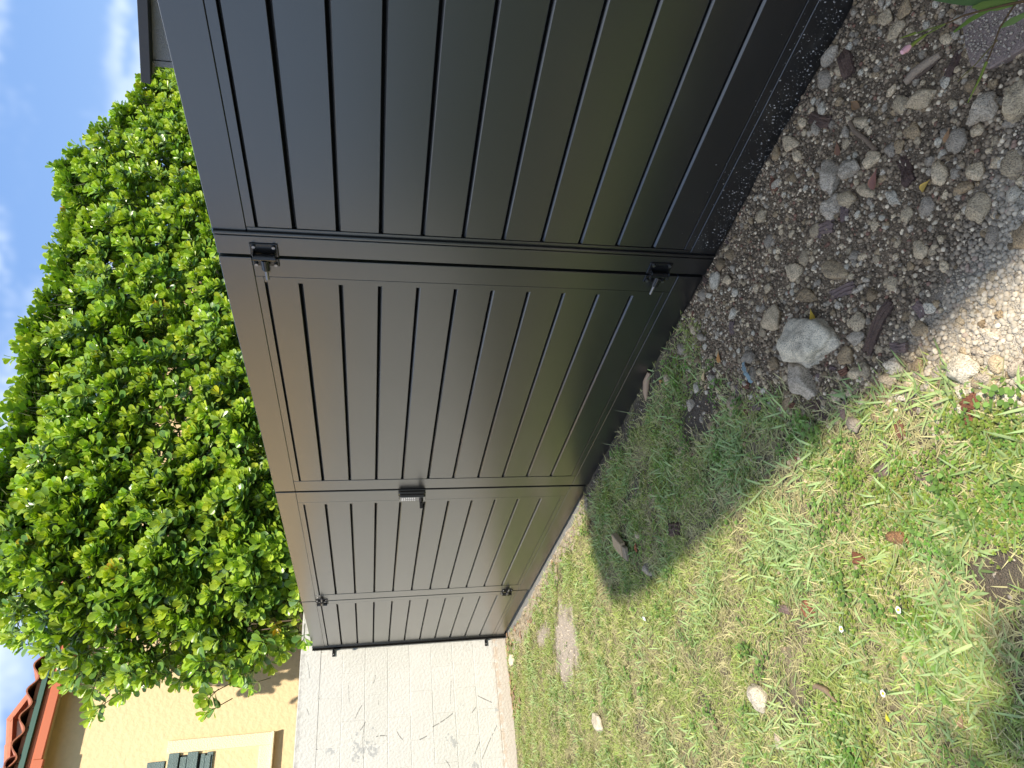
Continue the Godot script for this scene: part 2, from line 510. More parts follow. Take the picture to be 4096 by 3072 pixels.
func panel(called: String, label: String, cat: String, xl: float, sl: float, sr: float, xr: float, bottom: float, trim_right: bool, lift := 0.0) -> Node3D:
	# a framed panel of horizontal boards; xl..xr outside, sl..sr the opening
	var o := thing(called, label, cat, Vector3(xr, 0, 0))
	var X := func(x: float) -> float: return x - xr
	var zf := 0.0
	var zb := -0.045
	obj("top_rail", bar(Vector3(X.call(xl), 1.6745, zb), Vector3(0, 1.780, zf)), M.fence, o)
	obj("bottom_rail", bar(Vector3(X.call(xl), bottom, zb), Vector3(0, 0.1035, zf)), M.fence, o)
	obj("stile", bar(Vector3(X.call(xl), 0.105, zb), Vector3(X.call(sl) - 0.004, 1.673, zf - 0.0002)), M.fence, o)
	var rs: float = X.call(sr) + (0.029 if trim_right else 0.004)
	if rs < -0.004:
		obj("stile", bar(Vector3(rs, 0.105, zb), Vector3(0, 1.673, zf - 0.0002)), M.fence, o)
	var tr: float = rs - 0.0012
	obj("top_trim", bar(Vector3(X.call(sl) - 0.002, 1.6455, zb), Vector3(tr, 1.6730, -0.0008), 0.0008), M.fence, o)
	obj("bottom_trim", bar(Vector3(X.call(sl) - 0.002, 0.1052, zb), Vector3(tr, 0.1330, -0.0008), 0.0008), M.fence, o)
	if trim_right:
		obj("side_trim", bar(Vector3(X.call(sr), 0.1335, zb), Vector3(tr, 1.645, -0.0008), 0.0008), M.fence, o)
	var len_ := sr - sl
	var ys := [1.6415]
	for k in 10: ys.append(1.529 - 0.1405 * k + lift)
	ys.append(0.1345)
	for k in 11:
		var top: float = ys[k] - (0.0090 if k > 0 else 0.0)
		var low: float = ys[k + 1]
		if k == 10: low += 0.0
		var h := top - low
		if k == 0: h += 0.0
		obj("slat", slat_mesh(len_, h), M.fence, o, Transform3D(Basis.IDENTITY, Vector3(X.call(sl), low, rng.randf_range(-0.0006, 0.0006))))
	obj("groove_shade_panel", bar(Vector3(X.call(sl) - 0.003, 0.112, -0.026), Vector3(X.call(sr) + 0.0, 1.668, -0.018), 0.0), M.matte_black, o)  # matte black sheet that paints shade into the grooves between boards
	return o

func cyl(a: Vector3, b: Vector3, r: float, sides := 12, r2 := -1.0) -> Mesh:
	var m := MB.new()
	m.tube([a, b], [r, r if r2 < 0 else r2], sides)
	return m.mesh()

func hinge(gate: Node3D, x_gap: float, y: float, dir: float, rod: float) -> void:
	# plates either side of the gap, a vertical barrel on two ears and a threaded adjuster; dir is towards the leaf
	var h := Node3D.new()
	var k: int = gate.get_meta("hinges", 0)
	gate.set_meta("hinges", k + 1)
	h.name = "hinge" if k == 0 else "hinge_%03d" % k
	h.position = Vector3(x_gap - gate.position.x, y, 0)
	gate.add_child(h, true)
	obj("post_plate", bar(Vector3(minf(-dir * 0.062, -dir * 0.004), -0.046, 0.0), Vector3(maxf(-dir * 0.062, -dir * 0.004), 0.046, 0.0045), 0.002), M.hardware, h)
	obj("leaf_plate", bar(Vector3(minf(dir * 0.004, dir * 0.040), -0.044, 0.0), Vector3(maxf(dir * 0.004, dir * 0.040), 0.044, 0.0045), 0.002), M.hardware, h)
	var bx := -dir * 0.016
	for s in [-1.0, 1.0]:
		obj("ear", bar(Vector3(bx - 0.016, s * 0.034 - 0.0025, 0.004), Vector3(bx + 0.016, s * 0.034 + 0.0025, 0.030), 0.002), M.hardware, h)
		for q in [-0.052, 0.029]:
			obj("bolt", cyl(Vector3(dir * q, s * 0.032, 0.004), Vector3(dir * q, s * 0.032, 0.012), 0.0062, 6), M.bolt, h)
	obj("barrel", cyl(Vector3(bx, -0.037, 0.021), Vector3(bx, 0.037, 0.021), 0.0115, 14), M.hardware, h)
	obj("collar", cyl(Vector3(bx + dir * 0.008, 0, 0.021), Vector3(bx + dir * 0.030, 0, 0.021), 0.0135, 12), M.hardware, h)
	obj("nut", cyl(Vector3(bx + dir * 0.030, 0, 0.021), Vector3(bx + dir * 0.054, 0, 0.021), 0.0142, 6), M.hardware, h)
	obj("threaded_rod", cyl(Vector3(bx + dir * 0.054, 0, 0.021), Vector3(dir * rod, 0, 0.021), 0.0062, 10), M.bolt, h)

func build_fence() -> void:
	# near fixed panel, its end channel and the hinge post
	panel("fence_panel", "nearest fixed fence panel of black horizontal boards, beside the gravel", "fence panel", -1.676, -1.657, 1.13, 1.24, 0.0, false)
	var near: Node3D = get_node("fence_panel")
	var sp := []; var sc := []
	for i in 900:
		var y := 0.004 + absf(rng.randfn(0.0, 0.055))
		var x := rng.randf_range(-1.65, -0.55)
		if y > 0.3: continue
		var rr := 0.0006 + 0.0016 * pow(rng.randf(), 3.0)
		sp.append(Transform3D(Basis.from_scale(Vector3(rr, rr * rng.randf_range(0.8, 2.0), 0.0003)), Vector3(x - near.position.x, y, 0.0002)))
		sc.append(Color(0.45, 0.44, 0.42) * rng.randf_range(0.5, 1.2))
	scatter("mud_specks", rock_mesh(950, 2, 0.2, Color.WHITE, Color.WHITE), M.grit, sp, sc, "", near)
	var ch := thing("end_channel", "narrow black channel strip holding the near fence panel beside the hinge post", "fence channel", Vector3(-1.681, 0, 0))
	obj("channel_flange", bar(Vector3(-0.007, -0.02, -0.05), Vector3(0.0045, 1.780, 0.010), 0.003), M.fence, ch)
	obj("gap_shade_liner", bar(Vector3(-0.0185, -0.02, -0.12), Vector3(-0.0075, 1.776, -0.012), 0.0), M.matte_black, ch)  # black liner standing in for deep shade in the gap by the post
	var post := thing("gate_post", "square black gate post carrying the near gate hinges", "gate post", Vector3(-1.741, 0, 0))
	obj("post", bar(Vector3(-0.041, -0.3, -0.10), Vector3(0.041, 1.780, 0.0)), M.fence, post)
	# the two leaves
	var g1 := panel("gate_leaf", "wider near gate leaf of black horizontal boards, hinged on the near post", "gate leaf", -3.528, -3.414, -1.914, -1.797, 0.0, true)
	var g2 := panel("gate_leaf", "far gate leaf of dark boards carrying the keypad lock", "gate leaf", -5.336, -5.209, -3.699, -3.546, 0.012, true)
	obj("stop_bar", bar(Vector3(-0.02, 0.02, -0.085), Vector3(0.045, 1.77, -0.05), 0.0), M.matte_black, g2)
	hinge(g1, -1.789, 1.628, -1.0, 0.086)
	hinge(g1, -1.789, 0.196, -1.0, 0.086)
	hinge(g2, -5.343, 1.628, 1.0, 0.10)
	hinge(g2, -5.343, 0.196, 1.0, 0.10)
	var back := MB.new()
	back.box(Vector3(0.0, 0.0, -0.10), Vector3(0.02, 1.77, -0.06))
	# keypad lock on the far leaf
	var L := Node3D.new()
	L.name = "keypad_lock"
	L.position = Vector3(-3.578 + 3.546, 1.040, 0)
	g2.add_child(L, true)
	var body := MB.new()
	body.box(Vector3(-0.027, -0.077, 0.0), Vector3(0.027, 0.077, 0.018), 0.008)
	body.box(Vector3(-0.0245, -0.0745, 0.0185), Vector3(0.0245, 0.0745, 0.038), 0.008)
	obj("lock_body", body.mesh(), M.hardware, L)
	obj("face_plate", bar(Vector3(-0.021, -0.071, 0.038), Vector3(0.021, 0.071, 0.0395), 0.0007), M.bolt, L)
	for r in 7:
		for k in 2:
			obj("button", cyl(Vector3(-0.010 + k * 0.020, 0.055 - r * 0.0115, 0.0395), Vector3(-0.010 + k * 0.020, 0.055 - r * 0.0115, 0.0450), 0.0042, 10, 0.0036), M.chrome, L)
	obj("knob_stem", cyl(Vector3(0, -0.050, 0.039), Vector3(0, -0.050, 0.064), 0.0125, 14, 0.0105), M.hardware, L)
	obj("knob_lever", bar(Vector3(-0.005, -0.060, 0.064), Vector3(0.005, -0.040, 0.100), 0.003), M.hardware, L)
	# far fixed panel with its wall channel and brackets
	var p2 := panel("fence_panel", "far fixed fence panel of dark boards between the gate and the white wall", "fence panel", -6.575, -6.553, -5.437, -5.350, 0.024, true)
	var wc := thing("wall_channel", "black channel fixing the far fence panel to the white wall", "fence channel", Vector3(-6.58, 0, 0))
	obj("channel_flange", bar(Vector3(-0.022, 0.0, -0.05), Vector3(0.004, 1.781, 0.006)), M.fence, wc)
	obj("channel_edge", bar(Vector3(-0.034, 0.0, -0.05), Vector3(-0.0225, 1.781, 0.020)), M.matte_black, wc)
	obj("channel_side", bar(Vector3(-0.165, 0.0, -0.055), Vector3(-0.0345, 1.781, -0.01)), M.fence, wc)
	for y in [1.60, 0.175]:
		var br := MB.new()
		br.box(Vector3(-0.163, y - 0.011, -0.005), Vector3(-0.150, y + 0.011, 0.052), 0.002)
		br.box(Vector3(-0.150, y - 0.011, -0.005), Vector3(-0.06, y + 0.011, 0.003), 0.002)
		obj("bracket", br.mesh(), M.hardware, wc)
		obj("bracket_bolt", cyl(Vector3(-0.150, y, 0.034), Vector3(-0.145, y, 0.034), 0.005, 8), M.chrome, wc)
	# concrete strip under the far half
	var st := MB.new()
	var prev := []
	var x := -6.7
	while x < -3.0:
		var e := 0.030 + noise.get_noise_1d(x * 5.0) * 0.02
		var yy := -0.006 + noise.get_noise_1d(x * 9.0 + 8.0) * 0.003
		var row := [Vector3(x, yy, -0.16), Vector3(x, yy, e - 0.015), Vector3(x, yy - 0.012, e), Vector3(x, -0.08, e + 0.004)]
		if prev:
			for i in 3: st.quad(prev[i], prev[i + 1], row[i + 1], row[i])
		prev = row
		x += 0.07
	tag(obj("concrete_footing", st.mesh(), M.concrete), "narrow rough concrete strip under the far half of the fence", "footing")

# ------------------------------------------------------------------ owner's grey house (to the right, rear wing seen over the fence, main block out of view)
func build_grey_house() -> void:
	var h := thing("grey_house", "grey stucco house with dark fascia seen over the near end of the fence", "house", Vector3(0.3, 0, -3.0))
	# rear wing with a sloping verge
	var w := MB.new()
	var q := func(x: float, y: float, z: float) -> Vector3: return Vector3(x - 0.3, y, z + 3.0)
	var yl := 2.775; var yr := 2.15
	w.quad(q.call(-2.862, -0.2, -3.0), q.call(0.35, -0.2, -3.0), q.call(0.35, yr, -3.0), q.call(-2.862, yl, -3.0))
	w.quad(q.call(-2.862, -0.2, -6.0), q.call(-2.862, -0.2, -3.0), q.call(-2.862, yl, -3.0), q.call(-2.862, yl, -6.0))
	obj("wing_wall", w.mesh(), M.stucco_g, h)
	var corner := MB.new()
	corner.quad(q.call(-2.907, -0.2, -2.992), q.call(-2.866, -0.2, -2.992), q.call(-2.866, yl - 0.004, -2.992), q.call(-2.907, yl + 0.004, -2.992))
	corner.quad(q.call(-2.907, -0.2, -3.2), q.call(-2.907, -0.2, -2.992), q.call(-2.907, yl + 0.004, -2.992), q.call(-2.907, yl + 0.004, -3.2))
	corner.quad(q.call(-2.866, -0.2, -2.992), q.call(-2.866, -0.2, -3.0), q.call(-2.866, yl, -3.0), q.call(-2.866, yl, -2.992))
	obj("corner_band", corner.mesh(), M.stucco_g, h)
	var sl := atan2(2.8899 - 2.7831, 2.9915 - 2.467)
	var fb := Basis(Vector3.BACK, -sl)
	var f := MB.new()
	# verge board: front face from (-2.99,2.849..2.890) to (-2.46,2.725..2.783), running on to the right
	f.bbox(Transform3D(fb, q.call(-1.30, 2.489 + 0.0, -2.93)), Vector3(1.728, 0.031, 0.018), 0.003)
	obj("verge_board", f.mesh(), M.trim_g, h)
	var s := MB.new()
	s.bbox(Transform3D(fb, q.call(-1.29, 2.463, -2.965)), Vector3(1.70, 0.010, 0.045), 0.0)
	obj("soffit", s.mesh(), M.dark, h)  # coloured near black for the shade under the verge board
	var sb := MB.new()
	sb.bbox(Transform3D(fb, q.call(-2.905, 2.800, -3.06)), Vector3(0.045, 0.022, 0.09), 0.0)
	obj("rafter_end", sb.mesh(), M.board, h)
	var rf := MB.new()
	rf.bbox(Transform3D(fb, q.call(-1.32, 2.497, -4.5)), Vector3(1.68, 0.02, 1.55), 0.0)
	obj("wing_roof", rf.mesh(), M.trim_g, h)
	var hole := MB.new()        # the recessed panel edge low on the wall
	hole.box(q.call(-2.722, 2.0, -3.0), q.call(-1.8, 2.636, -2.992), 0.004)
	obj("wall_panel", hole.mesh(), M.stucco_g, h)
	# main block and roof, out of view, placed to shade the near ground
	var b := MB.new()
	b.box(q.call(1.25, -0.2, -6.2), q.call(8.0, 4.60, 1.2))
	obj("unseen_wall", b.mesh(), mat(lin(0.52, 0.51, 0.49), 0.9), h)  # unseen wall, its light tone chosen to bounce light onto the shaded ground
	var r := MB.new()
	var rt := Transform3D(Basis(Vector3.UP, -0.05), q.call(0.86, 4.76, 1.735))
	var eaves := [Vector2(0, -8.0), Vector2(0, -0.5), Vector2(0.06, -0.22), Vector2(0.22, -0.06), Vector2(0.5, 0), Vector2(7.8, 0), Vector2(7.8, -8.0)]  # corner rounded to shape the tip of the shade it casts
	for i in eaves.size():
		var a: Vector2 = eaves[i]; var c2: Vector2 = eaves[(i + 1) % eaves.size()]
		var lo_a := rt * Vector3(a.x, -0.06, a.y); var hi_a := rt * Vector3(a.x, 0.06, a.y)
		var lo_c := rt * Vector3(c2.x, -0.06, c2.y); var hi_c := rt * Vector3(c2.x, 0.06, c2.y)
		r.quad(lo_a, lo_c, hi_c, hi_a)
		r.tri(rt * Vector3(4, 0.06, -4), hi_a, hi_c)
		r.tri(rt * Vector3(4, -0.06, -4), lo_c, lo_a)
	obj("unseen_roof", r.mesh(), M.trim_g, h)

# ------------------------------------------------------------------ neighbour's yellow house
func s_tile(len_: float) -> Mesh:        # an S-shaped roof tile, one roll wide, along +x of length len_
	var b := MB.new()
	var w := 0.245
	var n := 10
	var prof := func(t: float) -> float: return 0.036 * sin(t * TAU - 0.6) + 0.02
	for k in n:
		var t0 := float(k) / n; var t1 := float(k + 1) / n
		var z0 := (t0 - 0.5) * w; var z1 := (t1 - 0.5) * w
		var y0: float = prof.call(t0); var y1: float = prof.call(t1)
		b.quad(Vector3(0, y0, z0), Vector3(0, y1, z1), Vector3(-len_, y1, z1), Vector3(-len_, y0, z0))
		b.quad(Vector3(0, y0 - 0.014, z0), Vector3(0, y1 - 0.014, z1), Vector3(0, y1, z1), Vector3(0, y0, z0))
		b.quad(Vector3(-len_, y0 - 0.014, z0), Vector3(-len_, y1 - 0.014, z1), Vector3(0, y1 - 0.014, z1), Vector3(0, y0 - 0.014, z0))
	return b.mesh()

func cap_tile(len_: float, r0: float, r1: float) -> Mesh:   # a half-round ridge tile along +z
	var b := MB.new()
	var n := 8
	for k in n:
		var a0 := PI * k / n; var a1 := PI * (k + 1) / n
		var p := func(a: float, r: float, z: float) -> Vector3: return Vector3(cos(a) * r, sin(a) * r, z)
		b.quad(p.call(a0, r0, 0), p.call(a0, r1, len_), p.call(a1, r1, len_), p.call(a1, r0, 0))
		b.quad(p.call(a0, r0 - 0.013, 0), p.call(a0, r0, 0), p.call(a1, r0, 0), p.call(a1, r0 - 0.013, 0))
		b.quad(p.call(a0, r1 - 0.013, len_), p.call(a1, r1 - 0.013, len_), p.call(a1, r1, len_), p.call(a0, r1, len_))
	return b.mesh()

func build_yellow_house() -> void:
	var HX := -8.4
	var h := thing("yellow_house", "yellow stucco house with terracotta tiles and orange eave behind the white wall", "house", Vector3(HX, 0, 0))
	var w := MB.new()
	w.box(Vector3(-6.0, -0.2, -7.0), Vector3(0.0, 4.44, 7.0))
	obj("stucco_wall", w.mesh(), M.stucco_y, h)
	# eave, slightly out of level as it looks from the yard
	obj("fascia_board", bar(Vector3(0.205, 4.385, -7.2), Vector3(0.24, 4.462, 0.445), 0.003), M.orange, h)
	obj("fascia_board", bar(Vector3(0.205, 4.365, 0.447), Vector3(0.246, 4.455, 7.2), 0.003), M.orange, h)
	obj("sub_fascia", bar(Vector3(0.165, 4.42, -7.2), Vector3(0.232, 4.515, 7.2), 0.002), M.orange, h)
	obj("drip_edge", bar(Vector3(0.16, 4.5155, -7.2), Vector3(0.262, 4.566, 7.2), 0.003), M.green, h)
	obj("drip_lip", bar(Vector3(0.2625, 4.512, -7.2), Vector3(0.270, 4.520, 7.2), 0.002), M.green, h)
	obj("soffit", bar(Vector3(-0.1, 4.44, -7.2), Vector3(0.164, 4.452, 7.2), 0.0), M.stucco_y, h)
	# bird-stops and S tiles along the eave, pitch upwards to the left of the picture's depth
	var pitch := Basis(Vector3.BACK, -0.30)
	var tile := s_tile(0.42)
	var z := -2.6
	while z < 1.6:
		for k in 2:
			obj("roof_tile", tile, M.tile, h, Transform3D(pitch, Vector3(0.295 - k * 0.36, 4.612 + k * 0.113, z)))
		var bs := MB.new()
		bs.box(Vector3(0.175, 4.567, z - 0.120), Vector3(0.225, 4.618, z + 0.122), 0.004)
		obj("bird_stop", bs.mesh(), M.tile, h)
		obj("weep_hole", cyl(Vector3(0.2255, 4.582, z + 0.05), Vector3(0.2262, 4.582, z + 0.05), 0.009, 8), M.dark, h)
		z += 0.245
	# roof body
	var rb := MB.new()
	rb.quad(Vector3(0.16, 4.57, -7), Vector3(0.16, 4.57, 7), Vector3(-0.55, 4.78, 7), Vector3(-0.55, 4.78, -7))
	obj("roof_deck", rb.mesh(), M.mortar, h)
	# the small gable above: stucco, weathered boards and two lines of cap tiles meeting at a peak
	var gx := -0.36
	var peak := Vector3(gx, 4.985, -0.05)
	var gl := Vector3(gx, 4.70, 1.25); var grr := Vector3(gx, 4.55, -0.95)
	var g := MB.new()
	g.quad(Vector3(gx - 0.05, 4.5, gl.z), Vector3(gx - 0.05, 4.5, grr.z), grr + Vector3(-0.05, -0.02, 0), peak + Vector3(-0.05, -0.05, 0))
	g.tri(Vector3(gx - 0.05, 4.5, gl.z), peak + Vector3(-0.05, -0.05, 0), gl + Vector3(-0.05, -0.05, 0))
	obj("gable_wall", g.mesh(), M.stucco_y, h)
	for e in [gl, grr]:
		var d: Vector3 = (e - peak)
		var len_ := d.length()
		var dz := d.normalized()
		var yy := Vector3.RIGHT.cross(dz) if e == grr else dz.cross(Vector3.RIGHT)
		if yy.y < 0: yy = -yy
		var bs2 := Basis(yy.cross(dz), yy, dz)
		var bd := MB.new()
		bd.bbox(Transform3D(bs2, peak + dz * len_ * 0.5 + Vector3(-0.01, -0.075, 0)), Vector3(0.02, 0.038, len_ * 0.5), 0.003)
		obj("barge_board", bd.mesh(), M.board, h)
		var s := -0.02
		var cap := cap_tile(0.29, 0.082, 0.075)
		while s < len_:
			obj("cap_tile", cap, M.tile, h, Transform3D(bs2, peak + dz * s + yy * (-0.02 + rng.randf_range(-0.003, 0.006))))
			s += 0.255
	# hip cap coming forward over the eave at the left
	var hb := Basis.looking_at(Vector3(0.86, -0.35, -0.28).normalized(), Vector3.UP)
	for k in 3:
		obj("hip_tile", cap_tile(0.30, 0.078, 0.088), M.mortar, h, Transform3D(hb, Vector3(0.29 - 0.215 * k, 4.60 + 0.088 * k, 0.47 + 0.07 * k)))
	# window surround with its shutter boards
	var tr := MB.new()
	tr.box(Vector3(0.0, 2.28, 0.352), Vector3(0.035, 3.305, 0.472), 0.004)
	tr.box(Vector3(0.0, 2.28, 0.4725), Vector3(0.035, 2.40, 2.2), 0.004)
	obj("window_surround", tr.mesh(), M.stucco_t, h)
	var inn := MB.new()
	inn.box(Vector3(0.0, 2.4005, 0.473), Vector3(0.016, 3.30, 2.2))
	obj("window_reveal", inn.mesh(), M.stucco_y, h)
	obj("shutter_header", bar(Vector3(0.0, 3.31, 0.535), Vector3(0.03, 3.475, 2.1), 0.003), M.teal, h)
	var rows := [[3.178, 3.277, 0.474, 0.050], [3.104, 3.168, 0.512, 0.034], [2.995, 3.096, 0.478, 0.050], [2.928, 2.968, 0.500, 0.034], [2.850, 2.908, 0.488, 0.038], [2.868, 2.922, 0.520, 0.052]]
	for r in rows:
		obj("shutter_board", bar(Vector3(0.017, r[0], r[2]), Vector3(r[3], r[1], 2.1), 0.003), M.teal, h)
	var sd := MB.new()
	sd.box(Vector3(0.017, 2.85, 0.495), Vector3(0.022, 3.27, 2.1))
	obj("shutter_gap", sd.mesh(), M.dark, h)  # near-black sheet behind the boards, so their gaps look dark
	var lo_sill := MB.new()
	lo_sill.box(Vector3(0.0, 2.255, 0.352), Vector3(0.085, 2.279, 2.2), 0.004)
	obj("window_sill", lo_sill.mesh(), M.stucco_t, h)

# ------------------------------------------------------------------ hedge
func leaf_into(b: MB, t: Transform3D, len_: float, wid: float, fold: float, droop: float, tone: Color) -> void:
	# an obovate blade growing along the transform's y, its upper face to z
	var prof := [[0.0, 0.05], [0.18, 0.16], [0.42, 0.58], [0.66, 0.93], [0.84, 0.92], [0.95, 0.58], [1.0, 0.16]]
	var rows := []
	for p in prof:
		var y: float = p[0]
		var hw: float = p[1] * wid * 0.5
		var z := -droop * y * y * len_
		b.col = tone
		var mid := b.add(t * Vector3(0, y * len_, z), Vector3.ZERO)
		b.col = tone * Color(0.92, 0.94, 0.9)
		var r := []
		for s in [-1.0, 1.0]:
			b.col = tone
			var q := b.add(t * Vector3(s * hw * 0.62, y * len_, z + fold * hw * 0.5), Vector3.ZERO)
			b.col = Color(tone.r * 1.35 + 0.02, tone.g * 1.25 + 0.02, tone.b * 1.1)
			var e := b.add(t * Vector3(s * hw, y * len_ - 0.0 * hw, z + fold * hw * 1.1), Vector3.ZERO)
			r.append([q, e])
		rows.append([r[0][1], r[0][0], mid, r[1][0], r[1][1]])
	var start: int = rows[0][0]
	for i in rows.size() - 1:
		for k in 4:
			for f in [[rows[i][k], rows[i][k + 1], rows[i + 1][k + 1]], [rows[i][k], rows[i + 1][k + 1], rows[i + 1][k]]]:
				b.itri(f[0], f[1], f[2])
				var nn := (b.v[f[1]] - b.v[f[0]]).cross(b.v[f[2]] - b.v[f[0]])
				for q in f: b.n[q] += nn
	for i in range(rows[0][2], b.n.size()):
		b.n[i] = b.n[i].normalized() if b.n[i].length_squared() > 1e-16 else Vector3.UP

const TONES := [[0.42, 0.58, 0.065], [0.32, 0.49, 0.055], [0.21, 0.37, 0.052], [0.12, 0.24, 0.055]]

func rosette(seed_: int) -> Array:
	# a shoot: pairs of leaves set crosswise, young and upright at the tip; [[transform, len, wid, fold, droop, tone], ...]
	var r := RandomNumberGenerator.new()
	r.seed = seed_
	var out := []
	var pairs := 5
	var az := r.randf() * TAU
	for p in pairs:
		var f := float(p) / (pairs - 1)          # 0 at the tip
		var hgt := 0.115 * (1.0 - f)
		var tilt := lerpf(0.42, 1.25, f) + r.randf_range(-0.12, 0.12)
		var len_ := lerpf(0.078, 0.132, minf(1.0, f * 1.6)) * r.randf_range(0.85, 1.1)
		for s in 2:
			var a := az + s * PI + r.randf_range(-0.3, 0.3)
			var tl := tilt + r.randf_range(-0.15, 0.15)
			var bs := Basis(Vector3.UP, a) * Basis(Vector3.RIGHT, tl)     # the blade leans towards +z of its own frame
			bs = bs * Basis(Vector3.UP, PI + r.randf_range(-0.5, 0.5))
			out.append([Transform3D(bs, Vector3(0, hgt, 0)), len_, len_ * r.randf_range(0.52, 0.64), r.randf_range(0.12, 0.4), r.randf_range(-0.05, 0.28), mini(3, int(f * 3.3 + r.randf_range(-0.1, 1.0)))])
		az += PI * 0.5 + r.randf_range(-0.25, 0.25)
	return out

func hedge_end(y: float) -> float:         # how far the near end reaches towards +z at a height
	var pts := [[0.0, -0.6], [1.7, -0.65], [1.95, -0.28], [2.15, -0.04], [2.36, 0.08], [2.6, 0.14], [2.95, 0.06], [3.4, 0.15], [3.7, 0.10], [4.1, -0.10], [4.6, -0.5], [5.1, -1.3]]
	for i in pts.size() - 1:
		if y < pts[i + 1][0]:
			return lerpf(pts[i][1], pts[i + 1][1], (y - pts[i][0]) / (pts[i + 1][0] - pts[i][0]))
	return -1.2

func hedge_top(z: float) -> float:        # height of the clipped top along the hedge
	var pts := [[-12.0, 4.6], [-8.7, 4.70], [-8.0, 4.80], [-7.5, 4.90], [-7.0, 5.18], [-6.3, 5.32], [-5.7, 5.02], [-5.0, 4.98], [-4.3, 4.88], [-3.6, 4.98], [-2.6, 4.78], [-1.5, 4.8], [1.0, 4.8]]
	for i in pts.size() - 1:
		if z < pts[i + 1][0]:
			return lerpf(pts[i][1], pts[i + 1][1], (z - pts[i][0]) / (pts[i + 1][0] - pts[i][0]))
	return 4.8

func build_hedge() -> void:
	var h := thing("hedge", "tall bright green hedge of thick rounded leaves behind the fence", "hedge", Vector3(-6.6, 0, -4.0))
	var org := Vector3(-6.6, 0, -4.0)
	var kinds := []
	var meshes := []
	for k in 1:
		var ro := rosette(103)
		kinds.append(ro)
		var b := MB.new()
		for l in ro:
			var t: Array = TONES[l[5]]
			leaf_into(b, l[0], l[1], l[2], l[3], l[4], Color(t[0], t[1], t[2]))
		b.col = Color(0.10, 0.12, 0.03)
		b.tube([Vector3(0, -0.16, 0), Vector3(0, 0.0, 0), Vector3(0, 0.115, 0)], [0.0045, 0.004, 0.0022], 4, false)
		meshes.append(b.mesh())
	var where := []; var cols := []; var which := []
	where.append([]); cols.append([])
	var spots := []
	# shells from the outside in
	for layer in [[0.0, 6600, 1.0], [0.24, 5000, 0.95], [0.52, 2600, 0.9], [0.85, 2200, 0.9]]:
		for i in layer[1]:
			var y := rng.randf_range(0.4, 5.3)
			var z := rng.randf_range(-10.2, 0.52) if rng.randf() < 0.86 else rng.randf_range(-1.8, 0.4)
			var top: float = hedge_top(z) + noise.get_noise_1d(z * 6.0 + 9.0) * 0.14
			var e: float = hedge_end(y) - layer[0] * 0.7 + noise.get_noise_2d(y * 4.0, 3.0) * 0.05
			if z > e: continue
			if y > top - layer[0] * 0.6: y = top - layer[0] * 0.6 - absf(rng.randfn(0.0, 0.08))
			if z > -1.7 and y < 2.05 and rng.randf() < 0.4: continue
			var bulge := noise.get_noise_3d(y * 1.6, z * 1.6, 0.0) * 0.30 + noise.get_noise_3d(y * 4.0, z * 4.0, 7.0) * 0.26
			var x: float = -6.38 + bulge - layer[0]
			x -= 0.5 * pow(maxf(0.0, (z - e + 0.7) / 0.7), 2.0) * rng.randf_range(0.0, 1.6) + 0.45 * pow(maxf(0.0, (y - top + 0.6) / 0.6), 2.0)
			x -= 0.36 * smoothstep(-0.9, -0.15, z)
			if z > -0.30 and y < 1.95: continue
			var out := Vector3(0.95, 0.0, 0.22)
			if z > e - 0.35: out += Vector3(-0.15, 0, 0.6)
			var d := (out + Vector3(rng.randfn(0.0, 0.26), 0.78 + rng.randfn(0.0, 0.26), rng.randfn(0.0, 0.36))).normalized()
			if y < 2.3 and z > -1.0: d = (d + Vector3(0, -0.5, 0.2)).normalized()
			spots.append([Vector3(x, y, z), d, layer[0]])
	# the top, seen against the sky
	for i in 1500:
		var z := rng.randf_range(-10.0, -0.6)
		var top: float = hedge_top(z) + noise.get_noise_1d(z * 6.0 + 9.0) * 0.14
		var x := rng.randf_range(-7.2, -6.45)
		spots.append([Vector3(x, top - 0.05 + absf(rng.randfn(0, 0.06)), z), (Vector3(0.25, 1.0, 0) + Vector3(rng.randfn(0, 0.25), 0, rng.randfn(0, 0.3))).normalized(), 0.0])
	# the loose sprays that hang over the wall end
	for s in [[Vector3(-6.85, 2.06, -0.05), 2, 0.04], [Vector3(-6.38, 1.83, -0.02), 1, 0.01], [Vector3(-6.85, 2.40, 0.16), 2, 0.05], [Vector3(-6.85, 2.66, 0.36), 3, 0.05], [Vector3(-6.85, 3.52, 0.26), 3, 0.06], [Vector3(-6.5, 2.0, -0.55), 3, 0.12]]:
		for i in s[1]:
			spots.append([s[0] + Vector3(rng.randfn(0, s[2]), rng.randfn(0, s[2]), rng.randfn(0, s[2])), Vector3(rng.randf_range(0.0, 0.6), rng.randf_range(-0.3, 0.6), rng.randf_range(0.2, 1.0)).normalized(), 0.0])
	for i in spots.size():
		var s: Array = spots[i]
		var d: Vector3 = s[1]
		var side := d.cross(Vector3(0.3, 0.1, 0.95)).normalized()
		var bs := Basis(side, d, side.cross(d)) * Basis(Vector3.UP, rng.randf() * TAU)
		var sc := rng.randf_range(0.80, 1.06)
		var t := Transform3D(bs.scaled(Vector3.ONE * sc), s[0] - org - d * 0.05)
		var k := 0
		var tint := Color(1, 1, 1) * rng.randf_range(0.82, 1.12)
		tint = tint * Color(rng.randf_range(0.9, 1.15), 1.0, rng.randf_range(0.8, 1.2))
		if rng.randf() < 0.03: tint = tint * Color(1.3, 1.1, 0.9)
		elif rng.randf() < 0.002: tint = Color(1.5, 0.75, 0.9)
		tint.a = 1.0
		which.append([t, k, tint, s[2], (s[0] - EYE).length()])
	# the leaves that show largest are pieces of their own
	var order := range(which.size())
	order = order.filter(func(i): return which[i][3] == 0.0 and spots[i][0].y > 1.95 and spots[i][0].z > -6.0)
